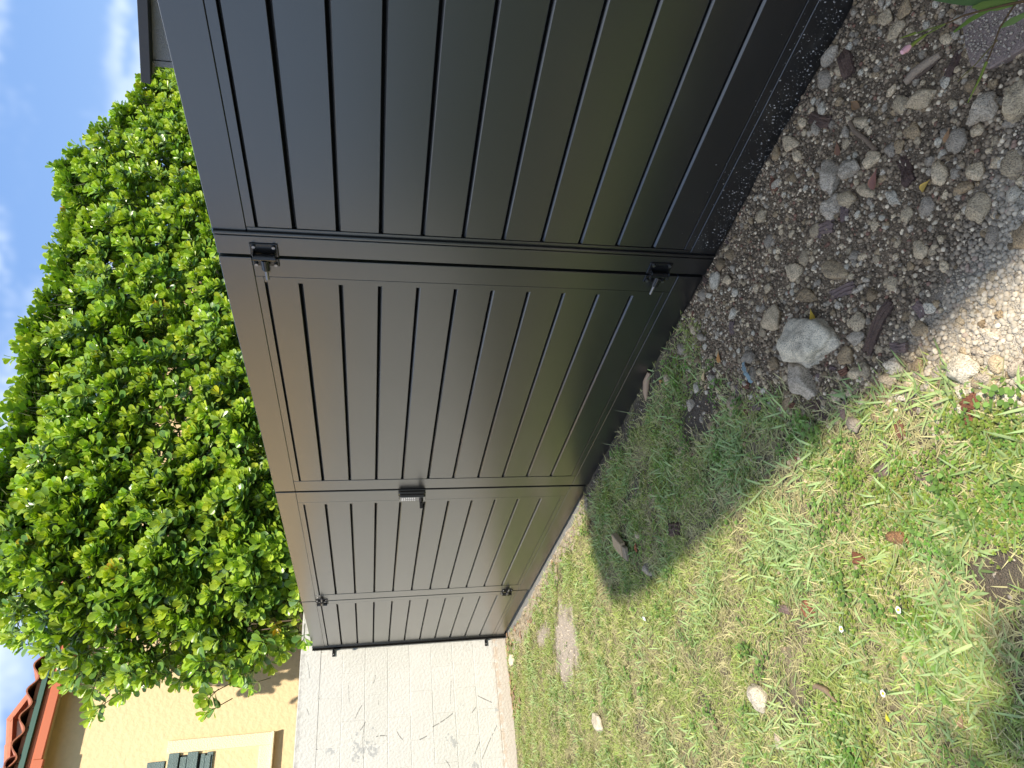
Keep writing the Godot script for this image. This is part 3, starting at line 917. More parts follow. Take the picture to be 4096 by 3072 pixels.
	order.sort_custom(func(a, b): return which[a][4] < which[b][4])
	var single := {}
	var n_single := 0
	for i in order:
		if n_single + kinds[which[i][1]].size() > 298: break
		single[i] = true
		n_single += kinds[which[i][1]].size()
	var cache := {}
	for i in which.size():
		var wi: Array = which[i]
		if not single.has(i):
			where[wi[1]].append(wi[0]); cols[wi[1]].append(wi[2])
			continue
		var kk: int = wi[1]
		for li in kinds[kk].size():
			var key: int = kk * 100 + li
			if not cache.has(key):
				var l: Array = kinds[kk][li]
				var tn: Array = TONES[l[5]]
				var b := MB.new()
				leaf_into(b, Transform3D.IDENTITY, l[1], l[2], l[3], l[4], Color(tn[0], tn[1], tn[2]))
				cache[key] = [b.mesh(), l[0]]
			obj("leaf", cache[key][0], M.leaf, h, wi[0] * cache[key][1])
	scatter("foliage", meshes[0], M.leaf, where[0], cols[0], "", h)
	# stems
	for k in 16:
		var z := -9.5 + k * 0.62 + rng.randf_range(-0.15, 0.15)
		var base := Vector3(-7.0 + rng.randf_range(-0.15, 0.12), -0.1, z) - org
		for j in 3:
			var b := MB.new()
			var tip := base + Vector3(rng.randf_range(-0.2, 0.22), rng.randf_range(2.6, 4.4), rng.randf_range(-0.45, 0.5))
			if base.z + org.z > -0.9: tip = base + Vector3(rng.randf_range(-0.05, 0.2), rng.randf_range(2.2, 3.2), rng.randf_range(-0.2, 0.3))
			var mid := base.lerp(tip, 0.5) + Vector3(rng.randfn(0, 0.08), 0, rng.randfn(0, 0.08))
			b.tube([base, base.lerp(mid, 0.5) + Vector3(0.03, 0, 0.02), mid, tip], [0.026, 0.02, 0.014, 0.005], 6, false)
			obj("branch", b.mesh(), M.twig, h)

# ------------------------------------------------------------------ stones and other things on the ground
func rock_mesh(seed_: int, sub: int, rough: float, base: Color, spot: Color, spots := 0.5, flat := false) -> Mesh:
	# a lumpy stone of half-extent about 1, from a divided octahedron
	var f := FastNoiseLite.new()
	f.seed = seed_; f.frequency = 0.75; f.fractal_octaves = 3; f.fractal_gain = 0.45
	var b := MB.new()
	var n := sub
	var faces := []
	for sx in [-1, 1]:
		for sy in [-1, 1]:
			for sz in [-1, 1]:
				var a := Vector3(sx, 0, 0); var c2 := Vector3(0, sy, 0); var d := Vector3(0, 0, sz)
				faces.append([a, c2, d] if sx * sy * sz > 0 else [a, d, c2])
	var index := {}
	var at := func(p: Vector3) -> int:
		var q := p.normalized()
		var key := Vector3i(roundi(q.x * 4096), roundi(q.y * 4096), roundi(q.z * 4096))
		if index.has(key): return index[key]
		var r := 1.0 + rough * f.get_noise_3d(q.x, q.y, q.z)
		if rough >= 0.5:        # broken faces
			for k in 4:
				var pl := Vector3(sin(seed_ * 1.7 + k * 2.1), sin(seed_ * 0.9 + k * 1.3) * 0.7, cos(seed_ * 1.1 + k * 2.7)).normalized()
				var lim := 0.72 + 0.1 * sin(seed_ + k * 5.0)
				var dd := q.dot(pl) * r
				if dd > lim: r *= lim / dd
		var s := f.get_noise_3d(q.x * 4.0 + 9.0, q.y * 4.0, q.z * 4.0)
		b.col = base.lerp(spot, smoothstep(0.02, 0.35, s) * spots)
		index[key] = b.add(q * r, Vector3.ZERO)
		return index[key]
	for fc in faces:
		for i in n:
			for j in n - i:
				var p := func(u: int, v2: int) -> Vector3: return fc[0] + (fc[1] - fc[0]) * (float(u) / n) + (fc[2] - fc[0]) * (float(v2) / n)
				var q0: int = at.call(p.call(i, j)); var q1: int = at.call(p.call(i + 1, j)); var q2: int = at.call(p.call(i, j + 1))
				b.itri(q0, q1, q2)
				if i + j < n - 1:
					b.itri(q1, at.call(p.call(i + 1, j + 1)), q2)
	for i in range(0, b.ix.size(), 3):
		var i0 := b.ix[i]; var i1 := b.ix[i + 2]; var i2 := b.ix[i + 1]
		var nn := (b.v[i1] - b.v[i0]).cross(b.v[i2] - b.v[i0])
		b.n[i0] += nn; b.n[i1] += nn; b.n[i2] += nn
	for i in b.n.size(): b.n[i] = b.n[i].normalized()
	return b.mesh()

func chip_mesh(seed_: int, base: Color, dark: Color) -> Mesh:
	# a flake of bark: jagged outline, ridges along its length (x), unit length and width
	var r := RandomNumberGenerator.new()
	r.seed = seed_
	var b := MB.new()
	var nx := 7; var nz := 6
	var ends := []
	for j in nz + 1: ends.append([-0.5 + r.randf_range(-0.02, 0.11), 0.5 - r.randf_range(-0.02, 0.12)])
	var grid := []
	for i in nx + 1:
		var row := []
		var wob := r.randf_range(0.82, 1.05)
		for j in nz + 1:
			var fx := lerpf(ends[j][0], ends[j][1], float(i) / nx)
			var fz := (float(j) / nz - 0.5) * wob + 0.05 * sin(i * 0.9 + seed_)
			var y := 0.35 + (0.25 if j % 2 else 0.0) + r.randf_range(-0.12, 0.12) + 0.2 * sin(i * 0.7 + seed_ * 1.3)
			if j == 0 or j == nz or i == 0 or i == nx: y -= 0.25
			row.append(Vector3(fx, y, fz))
		grid.append(row)
	for i in nx:
		for j in nz:
			b.col = base.lerp(dark, r.randf() * 0.6 + (0.4 if j % 2 else 0.0))
			b.quad(grid[i][j], grid[i][j + 1], grid[i + 1][j + 1], grid[i + 1][j])
	b.col = dark
	for i in nx:
		for e in [[0, 1], [nz, -1]]:
			var a: Vector3 = grid[i][e[0]]; var c2: Vector3 = grid[i + 1][e[0]]
			var a0 := Vector3(a.x, -0.3, a.z); var c0 := Vector3(c2.x, -0.3, c2.z)
			if e[1] == 1: b.quad(a0, a, c2, c0)
			else: b.quad(a, a0, c0, c2)
	for j in nz:
		for e in [0, nx]:
			var a: Vector3 = grid[e][j]; var c2: Vector3 = grid[e][j + 1]
			var a0 := Vector3(a.x, -0.3, a.z); var c0 := Vector3(c2.x, -0.3, c2.z)
			if e == 0: b.quad(a, a0, c0, c2)
			else: b.quad(a0, a, c2, c0)
	return b.mesh()

const CREAM := Color(0.69, 0.545, 0.355)
const WHITE := Color(0.80, 0.71, 0.55)
const GREY := Color(0.55, 0.465, 0.355)
const TAN := Color(0.46, 0.335, 0.195)
const SPOT := Color(0.15, 0.125, 0.095)

func lay(called: String, m: Mesh, mt: Material, x: float, z: float, len_: float, wid: float, thick: float, yaw: float, sink: float, label: String, cat: String, group := "") -> MeshInstance3D:
	var t := Transform3D(Basis(Vector3.UP, deg_to_rad(yaw)) * Basis.from_scale(Vector3(len_, thick, wid)), Vector3(x, height(x, z) + sink, z))
	var o := obj(called, m, mt, self, t)
	tag(o, label, cat, group)
	return o

var big := []          # centres kept free by the small stuff

func stone(x: float, z: float, len_: float, wid: float, yaw: float, base: Color, label: String, seed_: int, thick := 0.0, rough := 0.5, sub := 7) -> void:
	var th := (minf(len_, wid) * 0.36) if thick == 0.0 else thick
	lay("rock", rock_mesh(seed_, sub, rough, base, SPOT.lerp(base, 0.35), 0.6), M.rock, x, z, len_ * 0.54, wid * 0.54, th, yaw, th * 0.42, label, "rock")
	big.append(Vector3(x, z, maxf(len_, wid) * 0.5))

func bark(x: float, z: float, len_: float, wid: float, yaw: float, tone: int, label: String, thick := 0.012) -> void:
	var c1: Color = [Color(0.14, 0.088, 0.066), Color(0.24, 0.17, 0.15), Color(0.25, 0.10, 0.055), Color(0.115, 0.07, 0.054)][tone]
	lay("bark_chip", chip_mesh(int(absf(x * 1000.0) + z * 77.0), c1, c1 * 0.6), M.bark, x, z, len_, wid, thick, yaw, 0.004, label, "bark chip")
	big.append(Vector3(x, z, maxf(len_, wid) * 0.4))

func dead_leaf_mesh(tone: Color, curl: float) -> Mesh:
	var b := MB.new()
	leaf_into(b, Transform3D(Basis(Vector3.UP, 0) * Basis(Vector3.RIGHT, PI * 0.5), Vector3(0, 0.0, -0.5)), 1.0, 0.62, -curl, -0.12, tone)
	return b.mesh()

func fallen(x: float, z: float, len_: float, yaw: float, tone: Color, label: String, group := "", curl := 0.25) -> void:
	lay("fallen_leaf", dead_leaf_mesh(tone, curl), M.deadleaf, x, z, len_, len_, len_, yaw, 0.008 + rng.randf() * 0.006, label, "leaf", group)

func build_stones() -> void:
	# the stones one would point at
	stone(-1.415, 0.640, 0.196, 0.136, -34, Color(0.84, 0.74, 0.56), "largest pitted cream limestone rock in the gravel", 41, 0.052, 0.40, 14)
	stone(-1.515, 0.705, 0.150, 0.085, -58, GREY * 1.15, "pale grey concrete lump leaning on the largest limestone rock", 42, 0.036, 0.5, 10)
	stone(-1.079, 0.317, 0.095, 0.068, -117, GREY * 1.05, "blue grey broken stone, upper of the two touching in the shaded gravel", 43, 0.028, 0.62, 8)
	stone(-1.022, 0.362, 0.070, 0.050, -64, GREY * 1.1, "blue grey broken stone jutting out beside its darker grey twin", 44, 0.026, 0.62, 8)
	stone(-1.129, 0.385, 0.066, 0.055, -8, GREY * 1.12, "lone blocky light grey stone beside dark bark crumbs in shade", 45, 0.026, 0.6, 8)
	stone(-0.954, 0.411, 0.052, 0.044, -50, CREAM * 1.1, "round cream pebble stone with grey shoulder near the twig", 46)
	stone(-0.689, 0.601, 0.064, 0.056, -23, GREY * 0.85 + CREAM * 0.15, "dull grey rough stone near the slate slab's tip", 47, 0.024, 0.5, 8)
	stone(-0.628, 0.668, 0.060, 0.075, -42, CREAM * 0.85, "large tan grey stone at the frame's lower edge by the slate", 48, 0.034, 0.5, 9)
	stone(-0.769, 0.433, 0.080, 0.046, -31, CREAM * 0.9, "oblong speckled cream stone below the driftwood", 49, 0.024)
	stone(-0.821, 0.378, 0.046, 0.046, -16, CREAM * 0.85, "squat cream stone beside the oblong speckled one", 50)
	stone(-0.974, 0.540, 0.068, 0.028, -74, WHITE * 0.9, "bone white oblong stone in the shaded gravel", 51)
	stone(-1.018, 0.455, 0.070, 0.034, -67, CREAM, "flattish cream stone between twig and bone white stone", 52)
	stone(-0.822, 0.692, 0.050, 0.030, -29, TAN, "tan half buried stone in the open gravel", 53)
	stone(-0.755, 0.802, 0.036, 0.032, -22, WHITE * 0.85, "white stone at the frame's lower edge in shade", 54)
	stone(-1.078, 0.414, 0.060, 0.044, -67, CREAM * 0.85, "knobbly cream stone just left of the grey broken pair", 55)
	stone(-0.717, 0.160, 0.056, 0.034, -82, CREAM * 0.95, "cream stone highest at the picture's top edge in gravel", 56)
	stone(-0.719, 0.215, 0.047, 0.042, -51, CREAM * 0.9, "rounded cream stone under the picture's top edge", 57)
	stone(-1.137, 0.078, 0.087, 0.044, -67, CREAM * 1.1, "pale cream stone against the foot of the near fence panel", 58)
	stone(-0.925, 0.290, 0.065, 0.030, -64, CREAM, "cream stone touching the end of the twig", 59)
	stone(-1.201, 0.891, 0.045, 0.038, -48, WHITE * 0.75 + GREY * 0.25, "angular pale grey stone, by the end of the long bark strip", 60, 0.018, 0.62)
	stone(-1.274, 0.626, 0.027, 0.022, -42, GREY * 1.3, "tiny bluish grey stone between bark and limestone rock", 61)
	stone(-1.356, 0.411, 0.060, 0.052, -45, CREAM * 1.1, "upright cream stone between the fence and the largest limestone rock", 62)
	stone(-1.222, 0.545, 0.090, 0.054, -51, TAN * 0.7 + CREAM * 0.3, "broad tan stone above the purple bark flake", 63, 0.026)
	stone(-1.350, 0.516, 0.072, 0.046, -47, TAN * 0.8, "rounded brown grey stone over the yellow leaf", 64, 0.024)
	stone(-1.233, 0.720, 0.060, 0.050, -37, CREAM * 0.9, "lumpy cream stone beside the upper part of the long bark strip", 65)
	stone(-1.269, 0.748, 0.067, 0.036, -36, GREY * 0.95, "flat dark grey stone between limestone rock and bark strip", 66)
	stone(-1.519, 0.461, 0.085, 0.080, -55, CREAM, "wide cream grey stone near the shaded grass edge", 67, 0.03)
	stone(-1.043, 0.846, 0.036, 0.024, -69, WHITE, "small white stone pressed against a purple flake", 68)
	stone(-0.958, 0.997, 0.042, 0.026, -70, GREY * 1.7, "smooth pale grey stone in the sunlit limestone gravel", 69)
	stone(-1.044, 1.020, 0.062, 0.054, -44, WHITE * 1.05, "big sunlit white limestone at the lawn edge", 70, 0.022, 0.42, 9)
	stone(-1.021, 1.063, 0.038, 0.026, -36, GREY * 1.1, "sunlit mid grey stone beside the big white limestone", 71)
	stone(-0.996, 1.129, 0.046, 0.026, -21, WHITE * 1.15, "brightest white stone by the toothed weed leaf", 72)
	stone(-1.086, 1.056, 0.030, 0.019, -35, WHITE * 1.2, "chalk white stone above the reddish bark piece in sun", 73)
	stone(-1.106, 1.083, 0.030, 0.024, -19, WHITE * 1.15, "chalk white stone below the reddish bark piece in sun", 74)
	stone(-1.237, 0.963, 0.046, 0.020, -35, WHITE * 0.95, "long white stone tip at the weeds' edge", 75)
	stone(-1.194, 0.951, 0.038, 0.022, -42, CREAM * 1.25, "cream stone between weeds and sunlit gravel", 76)
	stone(-1.236, 0.906, 0.052, 0.032, -41, CREAM * 1.05, "cream stone under the angular pale grey one", 77)
	stone(-1.373, 0.854, 0.028, 0.025, -35, CREAM * 1.2, "button shaped cream stone below the grey concrete lump", 78)
	stone(-1.713, 0.099, 0.056, 0.062, -5, WHITE * 0.85, "white stone at the foot of the gate post", 79, 0.022)
	stone(-1.795, 0.098, 0.050, 0.024, -34, WHITE * 0.8, "little white bar shaped stone below the lower gate hinge", 80)
	stone(-1.651, 0.155, 0.054, 0.036, -39, CREAM * 1.1, "cream stone right of the gate post's foot", 81)
	stone(-2.275, 0.148, 0.055, 0.045, -29, CREAM * 1.15, "pale stone in grass beside the driftwood sliver at the gate", 82)
	stone(-2.985, 0.560, 0.049, 0.036, -45, CREAM * 1.15, "pale buff stone in shaded grass near the wood block", 83)
	stone(-2.956, 0.739, 0.072, 0.050, -43, GREY * 1.0, "grey stone in the shaded grass past the wood block", 84)
	stone(-4.135, 1.186, 0.130, 0.085, -32, WHITE, "white stone alone in the far sunlit lawn", 85, 0.03, 0.45, 9)
	stone(-2.297, 1.423, 0.085, 0.075, -47, WHITE, "white rock half covered by sunlit grass", 86, 0.032, 0.4, 9)
	stone(-2.271, 1.559, 0.060, 0.036, -52, GREY * 1.2, "grey white stone low in the sunlit lawn by bare soil", 87)
	stone(-6.43, 0.271, 0.17, 0.09, -20, GREY * 1.8, "light grey broken slab at the foot of the white wall", 88, 0.03, 0.6, 8)
	stone(-1.437, 1.237, 0.060, 0.044, -54, Color(0.36, 0.19, 0.09), "orange brick fragment with mortar in the sunlit weeds", 89, 0.018, 0.6, 8)
	# loose pebbles, told apart by nothing
	var tones := [CREAM, CREAM * 1.2, TAN, GREY, CREAM * 0.85, WHITE * 0.9, CREAM * 0.7, TAN * 0.7, GREY * 0.75]
	var peb := []
	for k in 9: peb.append(rock_mesh(300 + k, 5, [0.45, 0.55][k % 2], tones[k], SPOT.lerp(tones[k], 0.5), 0.6))
	var n := 0
	var tries := 0
	var first: MeshInstance3D = null
	while n < 285 and tries < 6000:
		tries += 1
		var z := rng.randf_range(0.03, 1.22)
		var x := rng.randf_range(-2.15, -0.45)
		if rng.randf() > gravelness(x + 0.06, z): continue
		var r := 0.0095 + 0.016 * pow(rng.randf(), 2.6)
		var hit := false
		for q in big:
			if Vector2(x - q.x, z - q.y).length() < q.z + r * 0.8: hit = true; break
		if hit: continue
		big.append(Vector3(x, z, r))
		var t := Transform3D(Basis(Vector3.UP, rng.randf() * TAU) * Basis.from_scale(Vector3(r * 1.25, r * rng.randf_range(0.6, 0.85), r)), Vector3(x, height(x, z) + r * rng.randf_range(0.1, 0.4), z))
		var tone := rng.randi() % 9
		var colour: String = ["cream", "pale cream", "tan", "grey", "dull cream", "whitish", "brownish", "dark tan", "dark grey"][tone]
		var spot := "beside the foot of the fence" if z < 0.22 else "in the sunlit gravel" if z + (x + 1.0) * 0.35 > 0.86 else "near the lawn's shaded edge" if x < edge_x(z) + 0.25 else "amid the shaded gravel bed"
		var o: MeshInstance3D
		if first == null:
			first = obj("pebble", peb[tone], M.rock, self, t)
			o = first
		else:
			o = first.duplicate()
			o.name = numbered("pebble")
			o.mesh = peb[tone]
			o.transform = t
			add_child(o, true)
		tag(o, "small loose %s pebble %s" % [colour, spot], "pebble", "%s pebbles %s" % [colour, spot])
		n += 1
	# the small ones past counting
	var wp := []; var cp := []
	for i in 2600:
		var z := rng.randf_range(0.01, 1.30)
		var x := rng.randf_range(-2.25, -0.4)
		var g := gravelness(x, z)
		if rng.randf() > g * 0.9 + 0.05: continue
		var r := 0.0045 + 0.0065 * pow(rng.randf(), 1.8)
		wp.append(Transform3D(Basis(Vector3.UP, rng.randf() * TAU) * Basis.from_scale(Vector3(r * 1.25, r * 0.8, r)), Vector3(x, height(x, z) + r * 0.25, z)))
		cp.append(tones[rng.randi() % 9] * rng.randf_range(0.75, 1.15))
	scatter("small_stones", rock_mesh(902, 3, 0.5, Color(1, 1, 1), Color(0.72, 0.7, 0.66), 0.6), M.rock, wp, cp, "small mixed stones strewn through the gravel")
	# grit between them
	var grain := rock_mesh(900, 2, 0.4, Color(1, 1, 1), Color(0.8, 0.78, 0.75), 0.5)
	var where := []; var cols := []
	for i in 90000:
		var z := rng.randf_range(0.005, 1.35)
		var x := rng.randf_range(-2.3, -0.4)
		var g := gravelness(x, z)
		if rng.randf() > g * 0.92 + 0.06: continue
		var pale := smoothstep(0.72, 1.05, z + (x + 1.0) * 0.35) * smoothstep(-1.5, -1.05, x)  # grains coloured paler too where the gravel corner is sunlit
		var r := 0.0015 + 0.0050 * pow(rng.randf(), 3.5) + pale * 0.0010
		where.append(Transform3D(Basis(Vector3(rng.randf(), rng.randf(), rng.randf()).normalized(), rng.randf() * TAU).scaled(Vector3(r, r * 0.8, r)), Vector3(x, height(x, z) + r * 0.3, z)))
		var k := rng.randf()
		var c2 := Color(0.32, 0.245, 0.165) if k < 0.46 else Color(0.165, 0.124, 0.083) if k < 0.87 else Color(0.72, 0.60, 0.43) if k < 0.96 else Color(0.24, 0.13, 0.09)
		if r < 0.003: c2 = c2 * 0.85
		cols.append((c2 * rng.randf_range(0.7, 1.2)).lerp(Color(0.64, 0.585, 0.48) * rng.randf_range(0.75, 1.2), pale * 0.7))
	scatter("gravel", grain, M.grit, where, cols, "fine pale and grey gravel spread over the dark soil")
	# some of it on the slate
	where = []; cols = []
	for i in 900:
		var x := rng.randf_range(-0.64, -0.45)
		var z := rng.randf_range(0.40, 0.58)
		if absf(x + 0.56) + absf(z - 0.47) > 0.13 + rng.randfn(0, 0.02): continue
		var r := 0.0012 + 0.0022 * pow(rng.randf(), 3.0)
		where.append(Transform3D(Basis(Vector3.UP, rng.randf() * TAU).scaled(Vector3.ONE * r), Vector3(x, 0.0185 + r * 0.3, z)))
		cols.append(Color(0.42, 0.36, 0.29) * rng.randf_range(0.6, 1.3))
	scatter("slab_grit", grain, M.grit, where, cols, "grit scattered on the slate slab")
	# pale stones lying along the far foot of the fence
	where = []; cols = []
	for i in 420:
		var x := rng.randf_range(-6.5, -3.6)
		var z := 0.05 + absf(rng.randfn(0, 0.05)) + 0.05 * smoothstep(-4.5, -5.6, x) * rng.randf()
		var r := rng.randf_range(0.006, 0.021)
		where.append(Transform3D(Basis(Vector3.UP, rng.randf() * TAU).scaled(Vector3(r * 1.2, r * 0.7, r)), Vector3(x, height(x, z) + r * 0.3, z)))
		cols.append((Color(0.44, 0.37, 0.26) if rng.randf() < 0.93 else Color(0.42, 0.27, 0.13)) * rng.randf_range(0.75, 1.15))
	scatter("fence_foot_gravel", rock_mesh(901, 3, 0.45, Color(1, 1, 1), Color(0.75, 0.72, 0.68), 0.5), M.rock, where, cols, "pale limestone bits along the far foot of the fence")

func build_litter() -> void:
	bark(-0.861, 0.114, 0.095, 0.046, -105, 0, "dark brown layered bark chip high in the near gravel", 0.02)
	bark(-0.681, 0.443, 0.065, 0.022, 13, 3, "thin dark brown bark strip beside the slate slab")
	bark(-0.905, 0.520, 0.090, 0.036, -103, 3, "dark split bark chip near the small yellow leaf", 0.018)
	bark(-1.018, 0.140, 0.120, 0.036, -65, 0, "broad flat brown bark flakes near the fence foot")
	bark(-1.189, 0.406, 0.090, 0.038, -38, 1, "purple grey bark flake left of the blocky grey stone")
	bark(-1.192, 0.776, 0.170, 0.034, 20, 0, "longest dark brown bark strip beside the limestone rock", 0.016)
	bark(-1.237, 0.604, 0.110, 0.036, -28, 1, "purple grey bark slab above the yellow leaf", 0.014)
	bark(-1.063, 0.833, 0.042, 0.027, -90, 1, "small purple flake touching a white stone")
	bark(-1.164, 0.865, 0.059, 0.026, -43, 1, "curved purple grey flake over the angular pale stone")
	bark(-1.077, 1.087, 0.052, 0.034, 9, 2, "sunlit red brown bark piece between chalk white stones")
	bark(-1.098, 1.119, 0.034, 0.026, -33, 2, "short red brown bark bit at the sunlit lawn edge")
	bark(-1.369, 1.071, 0.088, 0.042, 21, 1, "pale purple brown bark piece in the weeds", 0.014)
	bark(-1.417, 0.877, 0.055, 0.030, 33, 1, "narrow brown bark chip standing at the shadow's edge")
	bark(-1.512, 0.797, 0.050, 0.030, -39, 0, "brown bark chip under the grey concrete lump")
	bark(-1.286, 1.145, 0.055, 0.038, -21, 1, "dusty bark piece among the clover")
	bark(-2.567, 0.712, 0.115, 0.060, -24, 0, "dark curled bark plate in the shaded lawn", 0.025)
	bark(-1.593, 1.232, 0.050, 0.034, -28, 2, "red brown split husk in the sunlit weeds", 0.018)
	bark(-2.012, 1.228, 0.080, 0.028, -25, 1, "purple bark sliver sunk in the sunlit lawn")
	bark(-1.899, 1.269, 0.062, 0.046, -65, 2, "dull red bark flake on bare ground in the lawn")
	for k in 34:
		var z := rng.randf_range(0.02, 1.1)
		var x := edge_x(z) + rng.randfn(0.05, 0.16)
		if k < 10: x = rng.randf_range(-2.2, -0.7); z = rng.randf_range(0.02, 0.9)
		var c1: Color = [Color(0.13, 0.085, 0.066), Color(0.22, 0.155, 0.14), Color(0.22, 0.10, 0.06)][k % 3]
		var l := rng.randf_range(0.025, 0.06)
		lay("mulch_flake", chip_mesh(700 + k % 7, c1, c1 * 0.5), M.bark, x, z, l, l * rng.randf_range(0.4, 0.7), 0.008, rng.randf() * 360.0, 0.004, "small brown mulch flake scattered at the gravel's edge", "mulch flake", "mulch flakes at the gravel edge")
	# sticks and wood
	var d := MB.new()
	d.col = Color(0.33, 0.255, 0.185)
	d.tube([Vector3(-0.05, 0.004, 0.006), Vector3(-0.02, 0.008, 0.0), Vector3(0.02, 0.008, -0.002), Vector3(0.05, 0.005, -0.004)], [0.010, 0.012, 0.011, 0.007], 7)
	d.col = Color(0.10, 0.07, 0.05)
	d.tube([Vector3(-0.04, 0.002, 0.013), Vector3(0.01, 0.004, 0.010), Vector3(0.04, 0.003, 0.004)], [0.004, 0.006, 0.003], 5)
	lay("driftwood", d.mesh(), M.bark, -0.728, 0.375, 1.0, 1.0, 1.0, -32, 0.004, "weathered grey brown stick end lying in the near gravel", "stick")
	var s := MB.new()
	s.col = Color(0.24, 0.175, 0.12)
	s.tube([Vector3(-0.072, 0.004, 0), Vector3(-0.03, 0.008, 0.006), Vector3(0.02, 0.006, 0.002), Vector3(0.072, 0.004, 0.004)], [0.006, 0.007, 0.006, 0.007], 6)
	lay("twig", s.mesh(), M.bark, -0.938, 0.329, 1.0, 1.0, 1.0, -83, 0.004, "thin brown twig above the round cream stone", "twig")
	var p := MB.new()
	p.col = Color(0.48, 0.33, 0.22)
	p.tube([Vector3(-0.068, 0.01, 0), Vector3(-0.02, 0.018, 0.004), Vector3(0.03, 0.014, 0.0), Vector3(0.068, 0.006, 0.002)], [0.012, 0.020, 0.016, 0.005], 7)
	lay("wood_sliver", p.mesh(), M.bark, -2.461, 0.050, 1.0, 1.0, 0.8, -144, 0.0, "pale brown wood sliver at the foot of the near gate leaf", "wood")
	var w := MB.new()
	w.col = Color(0.50, 0.37, 0.23)
	w.bbox(Transform3D(Basis(Vector3.RIGHT, 0.25), Vector3(0, 0.012, 0)), Vector3(0.062, 0.016, 0.038), 0.004)
	w.col = Color(0.30, 0.24, 0.17)
	w.bbox(Transform3D(Basis(Vector3.RIGHT, 0.25) * Basis(Vector3.UP, 0.2), Vector3(0.06, 0.006, 0.01)), Vector3(0.05, 0.010, 0.035), 0.003)
	lay("wood_block", w.mesh(), M.bark, -3.177, 0.524, 1.0, 1.0, 1.0, -48, 0.014, "grey brown broken wood block lying in the shaded lawn", "wood")
	var hk := MB.new()
	hk.col = Color(0.26, 0.19, 0.12)
	hk.tube([Vector3(-0.05, 0.006, 0.018), Vector3(-0.02, 0.010, 0.0), Vector3(0.02, 0.010, 0.0), Vector3(0.055, 0.006, 0.02)], [0.003, 0.008, 0.009, 0.003], 6)
	lay("palm_husk", hk.mesh(), M.bark, -1.93, 1.475, 1.0, 1.0, 1.0, -30, 0.014, "curved fibrous tan husk lying on the sunlit lawn", "husk")
	# fallen leaves
	fallen(-0.780, 0.565, 0.032, -56, Color(0.30, 0.17, 0.085), "round tan leaf alone in the near gravel")
	fallen(-0.882, 0.610, 0.034, -91, Color(0.42, 0.28, 0.06), "curled small yellow leaf in the shaded gravel", "", 0.5)
	fallen(-1.017, 0.274, 0.040, -30, Color(0.20, 0.10, 0.06), "narrow brown leaf near the twig")
	fallen(-0.905, 0.242, 0.040, 10, Color(0.22, 0.13, 0.07), "folded brown leaf among pebbles right of the twig", "", 0.6)
	fallen(-0.976, 0.462, 0.054, -61, Color(0.22, 0.10, 0.075), "red brown leaf beside the flattish cream stone")
	fallen(-1.362, 0.584, 0.040, -18, Color(0.62, 0.42, 0.05), "bright yellow leaf against the largest limestone rock")
	fallen(-1.868, 0.340, 0.046, -31, Color(0.42, 0.20, 0.06), "orange leaf on soil near the gate's lower hinge")
	fallen(-1.996, 0.331, 0.044, -45, Color(0.50, 0.37, 0.20), "pale buff leaf left of the torn blue paper", "", 0.5)
	fallen(-2.013, 0.372, 0.034, -76, Color(0.45, 0.32, 0.20), "pinkish tan leaf below the pale buff leaf")
	fallen(-2.324, 0.122, 0.040, -106, Color(0.45, 0.20, 0.07), "orange brown leaf close to the gate in the grass")
	fallen(-1.579, 1.478, 0.032, -27, Color(0.48, 0.33, 0.18), "tan leaf lying in the broad grass blades")
	fallen(-1.494, 1.635, 0.036, -53, Color(0.36, 0.22, 0.12), "brown leaf in the shaded corner of the lawn")
	fallen(-1.722, 1.587, 0.022, -10, Color(0.55, 0.55, 0.03), "lemon yellow clover leaf in the sunlit lawn")
	fallen(-3.02, 0.60, 0.055, -30, Color(0.42, 0.14, 0.07), "brick red leaf by the wood block")
	for k in 44:
		var z := rng.randf_range(0.02, 0.75)
		var x := -6.68 + absf(rng.randfn(0.0, 0.22))
		if k > 38: z = rng.randf_range(0.05, 0.2); x = rng.randf_range(-6.4, -5.2)
		fallen(x, z, rng.randf_range(0.05, 0.10), rng.randf() * 360.0, Color(0.30, 0.19, 0.13) * rng.randf_range(0.6, 1.2), "dry red brown leaf in the drift at the white wall's foot", "leaf drift at the wall foot", 0.4)
	# torn paper
	var tp := MB.new()
	var im := Image.create_empty(64, 16, false, Image.FORMAT_RGB8)
	im.fill(lin(0.24, 0.33, 0.35))
	for r in 3:
		var x0 := 6 + r * 3
		while x0 < 46 - r * 5:
			var ww := rng.randi_range(1, 3)
			im.fill_rect(Rect2i(x0, 2 + r * 5, ww, 3), lin(0.06, 0.09, 0.11))
			x0 += ww + rng.randi_range(1, 2)
	var pm := mat(Color.WHITE, 0.7)
	pm.albedo_texture = ImageTexture.create_from_image(im)
	var pr := []
	for i in 11:
		var f := i / 10.0
		var a := Vector3((f - 0.5) * 0.098, 0.006 + 0.016 * sin(f * PI), -0.012 * sin(f * PI * 0.9) - 0.009 + 0.003 * sin(i * 2.3))
		var c2 := a + Vector3(0.002, -0.003 + 0.008 * f, lerpf(0.022, 0.008, f * f))
		tp.col = Color.WHITE
		pr.append([tp.add(a, Vector3.UP, Vector2(f, 0)), tp.add(c2, Vector3.UP, Vector2(f, 1))])
	for i in 10:
		tp.itri(pr[i][0], pr[i][1], pr[i + 1][1]); tp.itri(pr[i][0], pr[i + 1][1], pr[i + 1][0])
	lay("torn_paper", tp.mesh(), pm, -1.729, 0.514, 1.0, 1.0, 1.0, -94, 0.006, "torn scrap of printed blue grey paper at the gravel's edge", "paper")
	big.append(Vector3(-1.729, 0.514, 0.04))
	var sh := MB.new()
